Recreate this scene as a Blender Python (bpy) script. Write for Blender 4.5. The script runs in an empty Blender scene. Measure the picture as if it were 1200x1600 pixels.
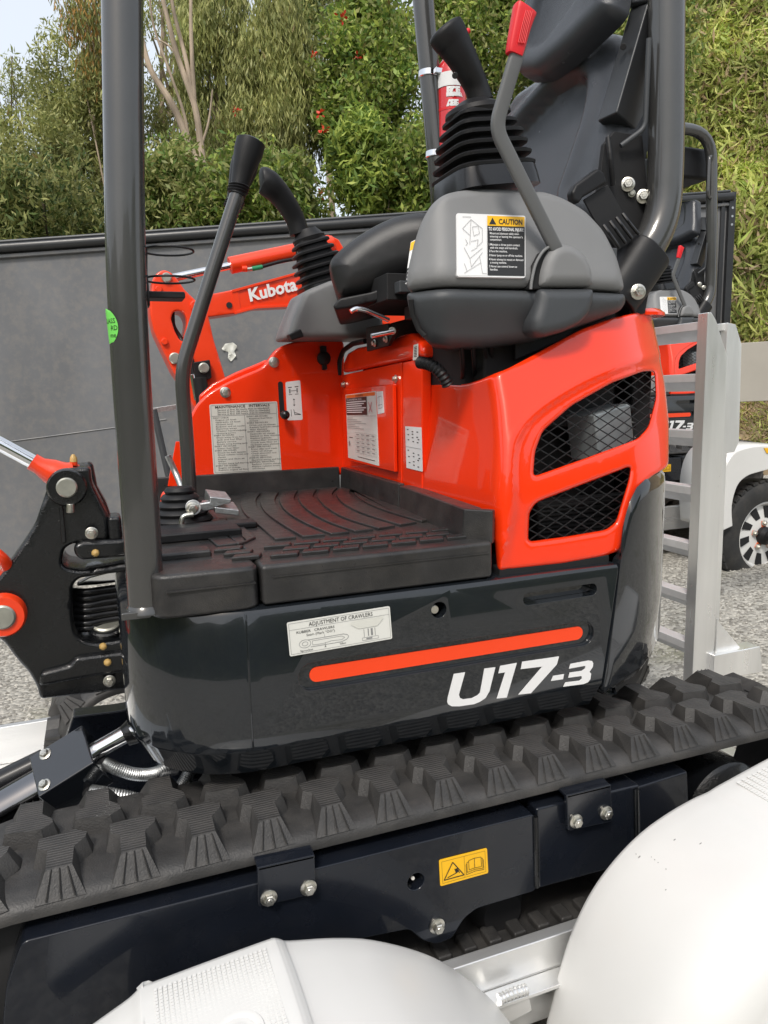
import bpy, bmesh, math, random
import numpy as np
from mathutils import Vector, Matrix, geometry
random.seed(7); rng = np.random.default_rng(7)
S = bpy.context.scene; COL = S.collection
rad = math.radians

# ------------------------------------------------------------- camera, sky, sun, exposure
FPX = 1150.0; YAW, PIT, ROL = rad(20.6154), rad(9.0832), rad(1.473)
CAM = Vector((0, 0, 1.70))
_f = Vector((math.sin(YAW)*math.cos(PIT), math.cos(YAW)*math.cos(PIT), -math.sin(PIT)))
_r0 = Vector((math.cos(YAW), -math.sin(YAW), 0)); _d0 = _f.cross(_r0)
_r = _r0*math.cos(ROL) + _d0*math.sin(ROL); _d = -_r0*math.sin(ROL) + _d0*math.cos(ROL)
cd = bpy.data.cameras.new('camera'); cam = bpy.data.objects.new('camera', cd); COL.objects.link(cam)
cam.matrix_world = Matrix(((_r.x, -_d.x, -_f.x, CAM.x), (_r.y, -_d.y, -_f.y, CAM.y), (_r.z, -_d.z, -_f.z, CAM.z), (0, 0, 0, 1)))
cd.sensor_fit = 'VERTICAL'; cd.sensor_height = 36; cd.lens = FPX/1600*36
cd.clip_start = .02; cd.clip_end = 600
S.camera = cam
W = bpy.data.worlds.new('World'); S.world = W; W.use_nodes = True
wn = W.node_tree; bg = wn.nodes['Background']
sky = wn.nodes.new('ShaderNodeTexSky'); sky.sky_type = 'NISHITA'; sky.sun_disc = False
SUN_EL, SUN_AZ = rad(50), rad(216)          # azimuth clockwise from +Y: behind and left of the camera
sky.sun_elevation = SUN_EL; sky.sun_rotation = SUN_AZ; sky.dust_density = 4.0; sky.air_density = 1.2; sky.ozone_density = .6
hz = wn.nodes.new('ShaderNodeMixRGB'); hz.inputs[0].default_value = .6; hz.inputs[2].default_value = (6.9, 7.15, 7.4, 1)     # thin bright cloud over the whole sky
wn.links.new(sky.outputs[0], hz.inputs[1]); wn.links.new(hz.outputs[0], bg.inputs[0]); bg.inputs[1].default_value = .15
sl = bpy.data.lights.new('sun', 'SUN'); sun = bpy.data.objects.new('sun', sl); COL.objects.link(sun)
sl.energy = 2.2; sl.angle = rad(10); sl.color = (1, .955, .89)
sdir = Vector((math.sin(SUN_AZ)*math.cos(SUN_EL), math.cos(SUN_AZ)*math.cos(SUN_EL), math.sin(SUN_EL)))
sun.rotation_euler = sdir.to_track_quat('Z', 'Y').to_euler()
S.view_settings.view_transform = 'Standard'; S.view_settings.look = 'None'
S.view_settings.exposure = 0.22; S.view_settings.gamma = 1

# ------------------------------------------------------------- geometry helpers
def ray(x, y): return _f + _r*((x-600)/FPX) + _d*((y-800)/FPX)
def P(x, y, X=None, Y=None, Z=None):
    v = ray(x, y)
    if X is not None: t = (X-CAM.x)/v.x
    elif Y is not None: t = (Y-CAM.y)/v.y
    else: t = (Z-CAM.z)/v.z
    return CAM + v*t
class Pl:
    """a real plane in the scene: a point, a normal towards the viewer, U to the right, V up"""
    def __init__(s, O, N, V=(0, 0, 1)):
        s.O = Vector(O); s.N = Vector(N).normalized(); s.U = Vector(V).cross(s.N).normalized(); s.V = s.N.cross(s.U)
    def px(s, x, y, h=0.):
        v = ray(x, y); t = (s.O + s.N*h - CAM).dot(s.N)/v.dot(s.N); q = CAM + v*t - s.O
        return q.dot(s.U), q.dot(s.V)
    def w(s, u, v, h=0.): return s.O + s.U*u + s.V*v + s.N*h
def YP(y): return Pl((0, y, 0), (0, -1, 0))
def XP(x): return Pl((x, 0, 0), (-1, 0, 0))
OFF = {}
def link(o, parent=None):
    COL.objects.link(o)
    if parent is not None: o.parent = parent; OFF[o.name] = OFF[parent.name]
    else: OFF.setdefault(o.name, Vector((0, 0, 0)))
    return o
def thing(name, label, cat, loc=(0, 0, 0), group=None):
    o = bpy.data.objects.new(name, None); o.empty_display_size = .1; COL.objects.link(o); o.location = loc
    OFF[o.name] = Vector(loc); tag(o, label, cat, group); return o
def tag(o, label, cat, group=None):
    o['label'] = label; o['category'] = cat
    if group: o['group'] = group
    return o
def kind(o, k): o['kind'] = k; return o
def mk(name, vs, fs, mat, parent=None, smooth=35, bevel=0, seg=2, blim=35):
    off = OFF[parent.name] if parent is not None else Vector((0, 0, 0))
    me = bpy.data.meshes.new(name)
    me.from_pydata([tuple(Vector(v)-off) for v in vs], [], fs); me.update()
    bm = bmesh.new(); bm.from_mesh(me); bmesh.ops.recalc_face_normals(bm, faces=bm.faces); bm.to_mesh(me); bm.free()
    if mat is not None: me.materials.append(mat)
    if smooth:
        me.shade_smooth(); me.set_sharp_from_angle(angle=rad(smooth))
    o = bpy.data.objects.new(name, me); link(o, parent)
    if bevel:
        b = o.modifiers.new('bevel', 'BEVEL'); b.width = bevel; b.segments = seg; b.limit_method = 'ANGLE'; b.angle_limit = rad(blim)
        b.harden_normals = True
        if not smooth: me.shade_smooth()
        me.set_sharp_from_angle(angle=rad(60))
    return o
class MB:
    """collects shapes into one mesh"""
    def __init__(s): s.v = []; s.f = []
    def add(s, vs, fs):
        n = len(s.v); s.v += [Vector(v) for v in vs]; s.f += [tuple(i+n for i in f) for f in fs]; return s
    def build(s, name, mat, parent=None, **k): return mk(name, s.v, s.f, mat, parent, **k)
def prism_g(poly, ext):
    n = len(poly); vs = [Vector(p) for p in poly] + [Vector(p)+Vector(ext) for p in poly]
    fs = [tuple(range(n)), tuple(range(2*n-1, n-1, -1))] + [(i, (i+1) % n, (i+1) % n+n, i+n) for i in range(n)]
    return vs, fs
def prism(name, poly, ext, mat, parent=None, bevel=.002, **k):
    return mk(name, *prism_g(poly, ext), mat, parent, bevel=bevel, **k)
def pprism(name, pl, pxs, t, mat, parent=None, h=0., bevel=.002, r=0, **k):
    uv = [pl.px(*p, h=h) for p in pxs]
    if r: uv = fillet(uv, r)
    return prism(name, [pl.w(u, v, h) for u, v in uv], pl.N*-t, mat, parent, bevel=bevel, **k)
def box_g(c, hx, hy, hz, ax=None):
    c = Vector(c); X, Y, Z = ax or (Vector((1, 0, 0)), Vector((0, 1, 0)), Vector((0, 0, 1)))
    vs = [c + X*(hx*a) + Y*(hy*b) + Z*(hz*d) for a in (-1, 1) for b in (-1, 1) for d in (-1, 1)]
    return vs, [(0, 1, 3, 2), (4, 6, 7, 5), (0, 4, 5, 1), (2, 3, 7, 6), (0, 2, 6, 4), (1, 5, 7, 3)]
def box(name, c, hx, hy, hz, mat, parent=None, ax=None, bevel=.003, **k):
    return mk(name, *box_g(c, hx, hy, hz, ax), mat, parent, bevel=bevel, **k)
def bb(name, x0, x1, y0, y1, z0, z1, mat, parent=None, bevel=.003, **k):
    return box(name, ((x0+x1)/2, (y0+y1)/2, (z0+z1)/2), (x1-x0)/2, (y1-y0)/2, (z1-z0)/2, mat, parent, bevel=bevel, **k)
def axes_of(d, up=(0, 0, 1)):
    d = Vector(d).normalized(); up = Vector(up)
    if abs(d.dot(up)) > .97: up = Vector((1, 0, 0))
    a = up.cross(d).normalized(); return a, d.cross(a).normalized(), d
def fillet(uv, r, n=5):
    out = []; N = len(uv)
    for i in range(N):
        p = Vector(uv[i]); a = Vector(uv[i-1])-p; b = Vector(uv[(i+1) % N])-p
        la, lb = a.length, b.length
        if la < 1e-6 or lb < 1e-6: continue
        k = min(r, la*.45, lb*.45); A = p+a*(k/la); B = p+b*(k/lb)
        for j in range(n+1):
            t = j/n; out.append(tuple(A*(1-t)**2 + p*2*t*(1-t) + B*t*t))
    return out
def fil3(pts, r, n=6):
    pts = [Vector(p) for p in pts]; out = [pts[0]]
    rr = r if isinstance(r, (list, tuple)) else [r]*len(pts)
    for i in range(1, len(pts)-1):
        p = pts[i]; a = pts[i-1]-p; b = pts[i+1]-p; k = min(rr[i], a.length*.49, b.length*.49)
        A = p+a.normalized()*k; B = p+b.normalized()*k
        for j in range(n+1):
            t = j/n; out.append(A*(1-t)**2 + p*2*t*(1-t) + B*t*t)
    return out+[pts[-1]]
def crom(pts, n=4, closed=True):
    pts = [Vector(p) for p in pts]; N = len(pts); out = []
    for i in range(N if closed else N-1):
        if closed: a, b, c, d = pts[i-1], pts[i], pts[(i+1) % N], pts[(i+2) % N]
        else: a, b, c, d = pts[max(i-1, 0)], pts[i], pts[i+1], pts[min(i+2, N-1)]
        for j in range(n):
            t = j/n
            out.append(.5*((2*b) + (c-a)*t + (2*a-5*b+4*c-d)*t*t + (3*b-a-3*c+d)*t**3))
    if not closed: out.append(pts[-1])
    return out
def sweep_g(pts, rx, ry=None, seg=16, up=(0, 0, 1), ex=2., cap=True):
    """elliptic (ex=2) to boxy (ex>2) section along a path; rx, ry a number or one per point"""
    pts = [Vector(p) for p in pts]; n = len(pts)
    rx = [rx]*n if not hasattr(rx, '__len__') else list(rx)
    ry = rx if ry is None else ([ry]*n if not hasattr(ry, '__len__') else list(ry))
    vs = []; fs = []; pa = None
    for i in range(n):
        d = (pts[min(i+1, n-1)]-pts[max(i-1, 0)])
        if d.length < 1e-9: d = Vector((0, 0, 1))
        d.normalize()
        if pa is None: a, b, _ = axes_of(d, up)
        else:
            a = (pa - d*pa.dot(d)).normalized(); b = d.cross(a)
        pa = a
        for k in range(seg):
            t = 2*math.pi*k/seg; c, s_ = math.cos(t), math.sin(t)
            if ex != 2:
                c = math.copysign(abs(c)**(2/ex), c); s_ = math.copysign(abs(s_)**(2/ex), s_)
            vs.append(pts[i] + a*(rx[i]*c) + b*(ry[i]*s_))
    for i in range(n-1):
        for k in range(seg):
            k2 = (k+1) % seg; fs.append((i*seg+k, i*seg+k2, (i+1)*seg+k2, (i+1)*seg+k))
    if cap: fs += [tuple(range(seg-1, -1, -1)), tuple(range((n-1)*seg, n*seg))]
    return vs, fs
def sweep(name, pts, rx, mat, parent=None, ry=None, seg=16, up=(0, 0, 1), ex=2., cap=True, **k):
    return mk(name, *sweep_g(pts, rx, ry, seg, up, ex, cap), mat, parent, **k)
def tube(name, pts, r, mat, parent=None, fr=.03, seg=16, **k):
    return sweep(name, fil3(pts, fr) if len(pts) > 2 else pts, r, mat, parent, seg=seg, **k)
def cyl(name, a, b, r, mat, parent=None, r2=None, seg=20, bevel=.0015, **k):
    return mk(name, *sweep_g([a, b], [r, r if r2 is None else r2], seg=seg), mat, parent, bevel=bevel, **k)
def lathe_g(c, axis, prof, seg=24):
    a, b, d = axes_of(axis); c = Vector(c); vs = []; fs = []
    for (r, z) in prof:
        for k in range(seg):
            t = 2*math.pi*k/seg; vs.append(c + d*z + a*(r*math.cos(t)) + b*(r*math.sin(t)))
    for i in range(len(prof)-1):
        for k in range(seg):
            k2 = (k+1) % seg; fs.append((i*seg+k, i*seg+k2, (i+1)*seg+k2, (i+1)*seg+k))
    fs += [tuple(range(seg-1, -1, -1)), tuple(range((len(prof)-1)*seg, len(prof)*seg))]
    return vs, fs
def lathe(name, c, axis, prof, mat, parent=None, seg=24, **k): return mk(name, *lathe_g(c, axis, prof, seg), mat, parent, **k)
def bolt(parent, c, axis, r, mat, name='bolt'):
    m = MB(); a, b, d = axes_of(axis); c = Vector(c)
    m.add(*lathe_g(c-d*r*.2, d, [(r*1.45, 0), (r*1.45, r*.32), (r*1.25, r*.42)], 18))
    m.add(*lathe_g(c, d, [(r, r*.2), (r, r*.95), (r*.82, r*1.12)], 6))
    m.add(*lathe_g(c, d, [(r*.5, r*1.1), (r*.42, r*1.2)], 10))
    return m.build(name, mat, parent, smooth=30)
def segdist(p, poly):
    A = np.array([(q[0], q[1]) for q in poly]); B = np.roll(A, -1, 0); d = B-A; L = (d**2).sum(1)+1e-15
    out = np.full(len(p), 1e9)
    for i in range(len(A)):
        t = np.clip(((p-A[i])@d[i])/L[i], 0, 1); q = p-A[i]-t[:, None]*d[i]
        out = np.minimum(out, np.hypot(q[:, 0], q[:, 1]))
    return out
def inside(p, poly):
    A = np.array([(q[0], q[1]) for q in poly]); B = np.roll(A, -1, 0); r = np.zeros(len(p), bool)
    for a, b in zip(A, B):
        c = ((a[1] > p[:, 1]) != (b[1] > p[:, 1]))
        with np.errstate(divide='ignore', invalid='ignore'):
            x = (b[0]-a[0])*(p[:, 1]-a[1])/(b[1]-a[1])+a[0]
        r ^= c & (p[:, 0] < x)
    return r
def sdf(p, poly):
    d = segdist(p, poly); return np.where(inside(p, poly), -d, d)
def sstep(a, b, x):
    t = np.clip((x-a)/(b-a), 0, 1); return t*t*(3-2*t)
def resamp(uv, st):
    out = []; N = len(uv)
    for i in range(N):
        a = Vector(uv[i]); b = Vector(uv[(i+1) % N]); n = max(1, int(math.ceil((b-a).length/st)))
        out += [tuple(a.lerp(b, j/n)) for j in range(n)]
    return out
def pmap(pl, pxs, h=None):
    out = []
    for p in pxs:
        u, v = pl.px(*p)
        if h is not None:
            for _ in range(8):
                hh = float(h(np.array([u]), np.array([v]))[0]); u, v = pl.px(*p, h=hh)
        out.append((u, v))
    return out
def relief(name, pl, out, mat, parent=None, t=.03, r=.01, h=None, holes=(), step=.015, spline=0, fr=0, hr=0., world=False, smooth=50, back=None):
    """a shaped solid: outline (with holes) on a plane, rounded rim of radius r, front displaced by h(u,v), thickness t"""
    uv = list(out) if world else pmap(pl, out, h)
    if spline: uv = [tuple(p) for p in crom(uv, spline)]
    elif fr: uv = fillet(uv, fr)
    uv = resamp(uv, step*1.2)
    hs = []
    for hh in holes:
        q = list(hh[0]) if world else pmap(pl, hh[0], h)
        if hh[1]: q = fillet(q, hh[1])
        hs.append(resamp(q, step*1.2))
    loops = [uv]+hs; pts = []; edges = []
    for L in loops:
        n0 = len(pts); pts += L; edges += [(n0+i, n0+(i+1) % len(L)) for i in range(len(L))]
    nb = len(pts); A = np.array(pts)
    def dist(p):
        d = segdist(p, uv)
        for q in hs: d = np.minimum(d, segdist(p, q))
        return d
    def ins(p):
        k = inside(p, uv)
        for q in hs: k &= ~inside(p, q)
        return k
    mn, mx = A.min(0), A.max(0)
    gx, gy = np.meshgrid(np.arange(mn[0]+step*.5, mx[0], step), np.arange(mn[1]+step*.5, mx[1], step))
    g = np.stack([gx.ravel(), gy.ravel()], 1); g[:, 0] += np.where(np.arange(len(g)) // gx.shape[1] % 2 == 0, 0, step*.5)
    if len(g):
        g = g[ins(g)]; g = g[dist(g) > max(step*.55, r*1.05)] if len(g) else g
    rings = []
    if r > 0:
        for k in (.12, .4, .78, 1.02):
            for L in loops:
                L2 = np.array(L); tn = np.roll(L2, -1, 0)-np.roll(L2, 1, 0); ln = np.hypot(tn[:, 0], tn[:, 1])+1e-12
                nn = np.stack([-tn[:, 1], tn[:, 0]], 1)/ln[:, None]
                for s_ in (1, -1):
                    q = L2+nn*s_*r*k; ok = ins(q)
                    if ok.any():
                        q = q[ok]; q = q[dist(q) > r*k*.93]; rings.append(q)
    allp = np.vstack([A]+[q for q in rings if len(q)]+([g] if len(g) else []))
    res = geometry.delaunay_2d_cdt([Vector(p) for p in allp], edges, [], 0, 1e-7)
    V2 = np.array([(v.x, v.y) for v in res[0]]); T = [tuple(f) for f in res[2]]
    cen = np.array([V2[list(f)].mean(0) for f in T]); ok = ins(cen)
    T = [f for f, k in zip(T, ok) if k]
    d = dist(V2)
    H = np.zeros(len(V2))
    if r > 0:
        x = np.clip(1-d/r, 0, 1); H = -r*(1-np.sqrt(np.clip(1-x*x, 0, 1)))
    hb = np.zeros(len(V2))
    if h is not None: hb = h(V2[:, 0], V2[:, 1]); H = H+hb
    n = len(V2)
    Bk = (hb-t) if back is None else np.full(n, back)
    vs = [pl.w(V2[i, 0], V2[i, 1], H[i]) for i in range(n)] + [pl.w(V2[i, 0], V2[i, 1], Bk[i]) for i in range(n)]
    cnt = {}
    for f in T:
        for a, b in ((f[0], f[1]), (f[1], f[2]), (f[2], f[0])):
            cnt[(a, b)] = 1
    wall = [(a, b, b+n, a+n) for (a, b) in cnt if (b, a) not in cnt]
    fs = T + [(f[2]+n, f[1]+n, f[0]+n) for f in T] + wall
    me_o = mk(name, vs, fs, mat, parent, smooth=smooth)
    return me_o
def join_text(s, size=1.0, bold=0.):
    c = bpy.data.curves.new('t', 'FONT'); c.body = s; c.size = size; c.offset = bold; c.resolution_u = 2; c.fill_mode = 'FRONT'
    o = bpy.data.objects.new('t', c); me = o.to_mesh()
    vs = [(v.co.x, v.co.y) for v in me.vertices]; fs = [tuple(p.vertices) for p in me.polygons]
    o.to_mesh_clear(); bpy.data.objects.remove(o); bpy.data.curves.remove(c)
    return vs, fs
def label(name, pl, quad, parent, base, items, h=.002, r=.004, lab=None, t=.0012):
    """printed sticker: quad px TL,TR,BR,BL on a plane; items in unit coordinates, y down"""
    q = [Vector(pl.px(*p, h=h)) for p in quad]
    def bl(x, y): return q[0]*(1-x)*(1-y)+q[1]*x*(1-y)+q[2]*x*y+q[3]*(1-x)*y
    w = (q[1]-q[0]).length; hh = (q[3]-q[0]).length
    poly = fillet([tuple(p) for p in q], r, 3) if r else [tuple(p) for p in q]
    o = None
    if base is not None:
        o = mk(name, *prism_g([pl.w(u, v, h) for u, v in poly], pl.N*-t), base, parent, smooth=0)
        if lab: o['label'] = lab
    groups = {}
    for it in items:
        k = it[0]
        if k == 't':
            _, s, x, y, ch, wd, m = it[:7]
            vs, fs = join_text(s, 1., it[7] if len(it) > 7 else 0.)
            if not vs: continue
            xs = [v[0] for v in vs]; x0, x1 = min(xs), max(xs)
            sx = wd/(x1-x0) if wd else ch/.72*hh/w
            pts = [(x+(v[0]-x0)*sx, y-v[1]*ch/.72) for v in vs]
        elif k == 'r':
            _, x0, y0, x1, y1, m = it; pts = [(x0, y0), (x1, y0), (x1, y1), (x0, y1)]; fs = [(0, 1, 2, 3)]
        elif k == 'p':
            _, pts, m = it; fs = [tuple(range(len(pts)))]
        elif k == 'l':
            _, pl_, lw, m = it; pts = []; fs = []
            for a, b in zip(pl_[:-1], pl_[1:]):
                dx, dy = (b[0]-a[0])*w, (b[1]-a[1])*hh; L = math.hypot(dx, dy) or 1e-6; nx, ny = -dy/L*lw*.5/w, dx/L*lw*.5/hh
                n0 = len(pts); pts += [(a[0]+nx, a[1]+ny), (b[0]+nx, b[1]+ny), (b[0]-nx, b[1]-ny), (a[0]-nx, a[1]-ny)]; fs.append((n0, n0+1, n0+2, n0+3))
        g = groups.setdefault(m, MB())
        hi = h+.0005+.0004*list(groups).index(m)
        g.add([pl.w(*bl(*p), hi) for p in pts], fs)
    for m, g in groups.items(): mk(name.replace('label', 'print') if 'label' in name else 'print', g.v, g.f, MAT[m], o if o is not None else parent, smooth=0)['kind'] = 'stuff'
    return o
def pset(obj, **k): pass

# ------------------------------------------------------------- procedural materials
MAT = {}
def mat(key, col, rough=.5, metal=0., coat=0., spec=.5, bump=0., bscale=60., var=.08, vscale=6., rvar=.08, detail=4, coatr=.05, dust=0., aniso=None, stretch=None):
    m = bpy.data.materials.new(key); m.use_nodes = True; nt = m.node_tree; N = nt.nodes; L = nt.links
    b = N['Principled BSDF']; MAT[key] = m
    b.inputs['Roughness'].default_value = rough; b.inputs['Metallic'].default_value = metal
    b.inputs['Specular IOR Level'].default_value = spec; b.inputs['Coat Weight'].default_value = coat; b.inputs['Coat Roughness'].default_value = coatr
    tc = N.new('ShaderNodeTexCoord'); src = tc.outputs['Object']
    if stretch:
        mp = N.new('ShaderNodeMapping'); mp.inputs['Scale'].default_value = stretch; L.new(src, mp.inputs[0]); src = mp.outputs[0]
    nz = N.new('ShaderNodeTexNoise'); nz.inputs['Scale'].default_value = vscale; nz.inputs['Detail'].default_value = detail; L.new(src, nz.inputs['Vector'])
    rp = N.new('ShaderNodeValToRGB'); c = Vector(col)
    rp.color_ramp.elements[0].position = .3; rp.color_ramp.elements[1].position = .7
    rp.color_ramp.elements[0].color = (*(c*(1-var)), 1); rp.color_ramp.elements[1].color = (*[min(1, x*(1+var)) for x in c], 1)
    L.new(nz.outputs[0], rp.inputs[0])
    cout = rp.outputs[0]
    if dust:
        n3 = N.new('ShaderNodeTexNoise'); n3.inputs['Scale'].default_value = 11; n3.inputs['Detail'].default_value = 9; n3.inputs['Roughness'].default_value = .7; L.new(tc.outputs['Object'], n3.inputs['Vector'])
        mr3 = N.new('ShaderNodeMapRange'); mr3.inputs[1].default_value = .45; mr3.inputs[2].default_value = .75; mr3.inputs[3].default_value = 0; mr3.inputs[4].default_value = dust; L.new(n3.outputs[0], mr3.inputs[0])
        mx = N.new('ShaderNodeMixRGB'); mx.inputs[2].default_value = (.30, .26, .21, 1); L.new(mr3.outputs[0], mx.inputs[0]); L.new(cout, mx.inputs[1]); cout = mx.outputs[0]
    L.new(cout, b.inputs['Base Color'])
    mr = N.new('ShaderNodeMapRange'); mr.inputs[3].default_value = max(.02, rough-rvar); mr.inputs[4].default_value = min(1, rough+rvar)
    n2 = N.new('ShaderNodeTexNoise'); n2.inputs['Scale'].default_value = vscale*3.1; n2.inputs['Detail'].default_value = 6; L.new(src, n2.inputs['Vector'])
    L.new(n2.outputs[0], mr.inputs[0]); L.new(mr.outputs[0], b.inputs['Roughness'])
    if bump:
        nb = N.new('ShaderNodeTexNoise'); nb.inputs['Scale'].default_value = bscale; nb.inputs['Detail'].default_value = 3; L.new(src, nb.inputs['Vector'])
        bp = N.new('ShaderNodeBump'); bp.inputs['Strength'].default_value = bump; bp.inputs['Distance'].default_value = .002
        L.new(nb.outputs[0], bp.inputs['Height']); L.new(bp.outputs[0], b.inputs['Normal'])
    m['p'] = 1
    return m
mat('red', (.86, .036, .004), .22, coat=.8, coatr=.03, bump=.05, bscale=90, var=.03, spec=.3)
mat('orange', (.80, .045, .005), .34, coat=.4, bump=.12, bscale=120, var=.05)
mat('stripe', (.86, .055, .006), .4, var=.02)
mat('navy', (.0095, .0118, .0150), .10, spec=.3, coat=1.0, bump=.05, bscale=120, var=.12, coatr=.02, dust=.012)
mat('navygloss', (.012, .014, .018), .10, coat=1, var=.1)
mat('navyframe', (.0075, .0095, .0145), .26, spec=.2, coat=.5, bump=.12, bscale=90, var=.15, dust=.015)
mat('cast', (.0040, .0045, .0055), .26, coat=.6, coatr=.12, bump=.9, bscale=260, var=.25, rvar=.16, spec=.3)
mat('post', (.070, .070, .069), .22, metal=.4, coat=.6, bump=.05, bscale=160, var=.06)
mat('blackp', (.009, .009, .010), .45, bump=.25, bscale=700, var=.15, spec=.32)
mat('blackgloss', (.010, .010, .011), .22, var=.1)
mat('vinyldark', (.016, .016, .017), .34, bump=.3, bscale=900, var=.12, rvar=.06)
mat('boxblack', (.028, .030, .033), .36, bump=.2, bscale=700, var=.1)
mat('vinyl', (.043, .047, .055), .25, bump=.35, bscale=900, var=.12, rvar=.06)
mat('rubber', (.034, .033, .0325), .52, bump=.5, bscale=260, var=.35, vscale=11, dust=.06, rvar=.15)
mat('matrubber', (.022, .0215, .022), .34, bump=.4, bscale=420, var=.3, vscale=14, dust=.07, rvar=.16)
mat('boot', (.007, .007, .008), .5, bump=.2, bscale=600, var=.15, spec=.35)
mat('grey', (.185, .187, .189), .50, bump=.3, bscale=900, var=.04, rvar=.05)
mat('greydark', (.048, .052, .057), .46, bump=.3, bscale=900, var=.06, rvar=.05)
mat('levergrey', (.115, .118, .120), .48, bump=.2, bscale=600, var=.05)
mat('redgrip', (.66, .012, .018), .45, var=.06)
mat('chrome', (.75, .76, .78), .10, metal=1, var=.04)
mat('zinc', (.62, .60, .54), .32, metal=1, var=.15, vscale=60, bump=.2, bscale=300)
mat('galv', (.52, .53, .53), .42, metal=1, var=.2, vscale=80, bump=.3, bscale=400)
mat('alu', (.84, .84, .83), .32, metal=.75, var=.16, vscale=7, stretch=(1, 1, .15), bump=.15, bscale=90, rvar=.14)
mat('alulong', (.80, .80, .79), .32, metal=.8, var=.10, vscale=5, stretch=(.12, 1, 1), bump=.2, bscale=90, rvar=.14)
mat('white', (.65, .65, .635), .38, var=.025, vscale=4, bump=.05, bscale=30, rvar=.12, dust=.03, coat=.25, coatr=.25)
mat('sticker', (.66, .66, .62), .4, var=.03)
mat('stickerw', (.74, .74, .74), .4, var=.02)
mat('stickerg', (.60, .60, .55), .45, var=.03)
MAT['inkwhite'] = MAT['stickerw']
mat('ink', (.012, .012, .012), .5, var=.02)
mat('inkgrey', (.22, .22, .22), .5, var=.02)
mat('inkbrown', (.05, .018, .015), .5, var=.02)
mat('inkred', (.55, .02, .06), .5, var=.02)
mat('inkorange', (.82, .14, .01), .5, var=.02)
mat('yellow', (.84, .46, .008), .42, var=.03)
mat('limegreen', (.16, .62, .10), .45, var=.03)
mat('green', (.01, .22, .09), .45, var=.03)
mat('grease', (.46, .30, .10), .45, bump=.4, bscale=200, var=.15)
mat('darkchrome', (.22, .22, .23), .12, metal=1, var=.1)
mat('alurung', (.72, .72, .72), .35, metal=.35, var=.12, vscale=9)
mat('pin', (.42, .42, .37), .42, metal=.8, var=.15, vscale=30)
mat('extred', (.55, .008, .012), .25, coat=.6, var=.04)
mat('tyre', (.020, .020, .020), .7, bump=.5, bscale=150, var=.2, dust=.10)
mat('wall', (.138, .142, .150), .45, var=.22, vscale=.9, bump=.25, bscale=5, rvar=.15, dust=.3, detail=9, stretch=(1, 1, .55))
mat('wallcap', (.020, .021, .023), .35, var=.15)
mat('wood', (.20, .16, .12), .8, var=.3, vscale=8, stretch=(1, 1, .2), bump=.5, bscale=30)
mat('bark', (.34, .27, .20), .85, var=.45, vscale=5, bump=.8, bscale=18, stretch=(1, 1, .3))
mat('barkd', (.10, .075, .055), .9, var=.4, vscale=6, bump=.8, bscale=22, stretch=(1, 1, .3))
mat('beige', (.40, .37, .32), .55, var=.05)
mat('orangehub', (.62, .12, .03), .5, var=.1)
mat('dark', (.006, .006, .007), .7, var=.2)
mat('steelbox', (.25, .28, .29), .45, metal=.3, var=.12)
mat('redlens', (.35, .01, .02), .15, coat=.8, var=.03)
def ridged(key, src, scale, ax, strength=.5, dist=.003):
    """copy of a material with fine moulded grooves"""
    m = MAT[src].copy(); m.name = key; MAT[key] = m; nt = m.node_tree; N = nt.nodes; L = nt.links
    b = N['Principled BSDF']; tc = [n for n in N if n.type == 'TEX_COORD'][0]
    wv = N.new('ShaderNodeTexWave'); wv.bands_direction = ax; wv.inputs['Scale'].default_value = scale; wv.inputs['Distortion'].default_value = .6; wv.inputs['Detail'].default_value = 1
    L.new(tc.outputs['Object'], wv.inputs['Vector'])
    bp = N.new('ShaderNodeBump'); bp.inputs['Strength'].default_value = strength; bp.inputs['Distance'].default_value = dist
    old = [l for l in L if l.to_socket == b.inputs['Normal']]
    if old: L.new(old[0].from_socket, bp.inputs['Normal'])
    L.new(wv.outputs[0], bp.inputs['Height']); L.new(bp.outputs[0], b.inputs['Normal'])
ridged('lugtop', 'rubber', 38, 'Y', .55, .003)
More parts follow.
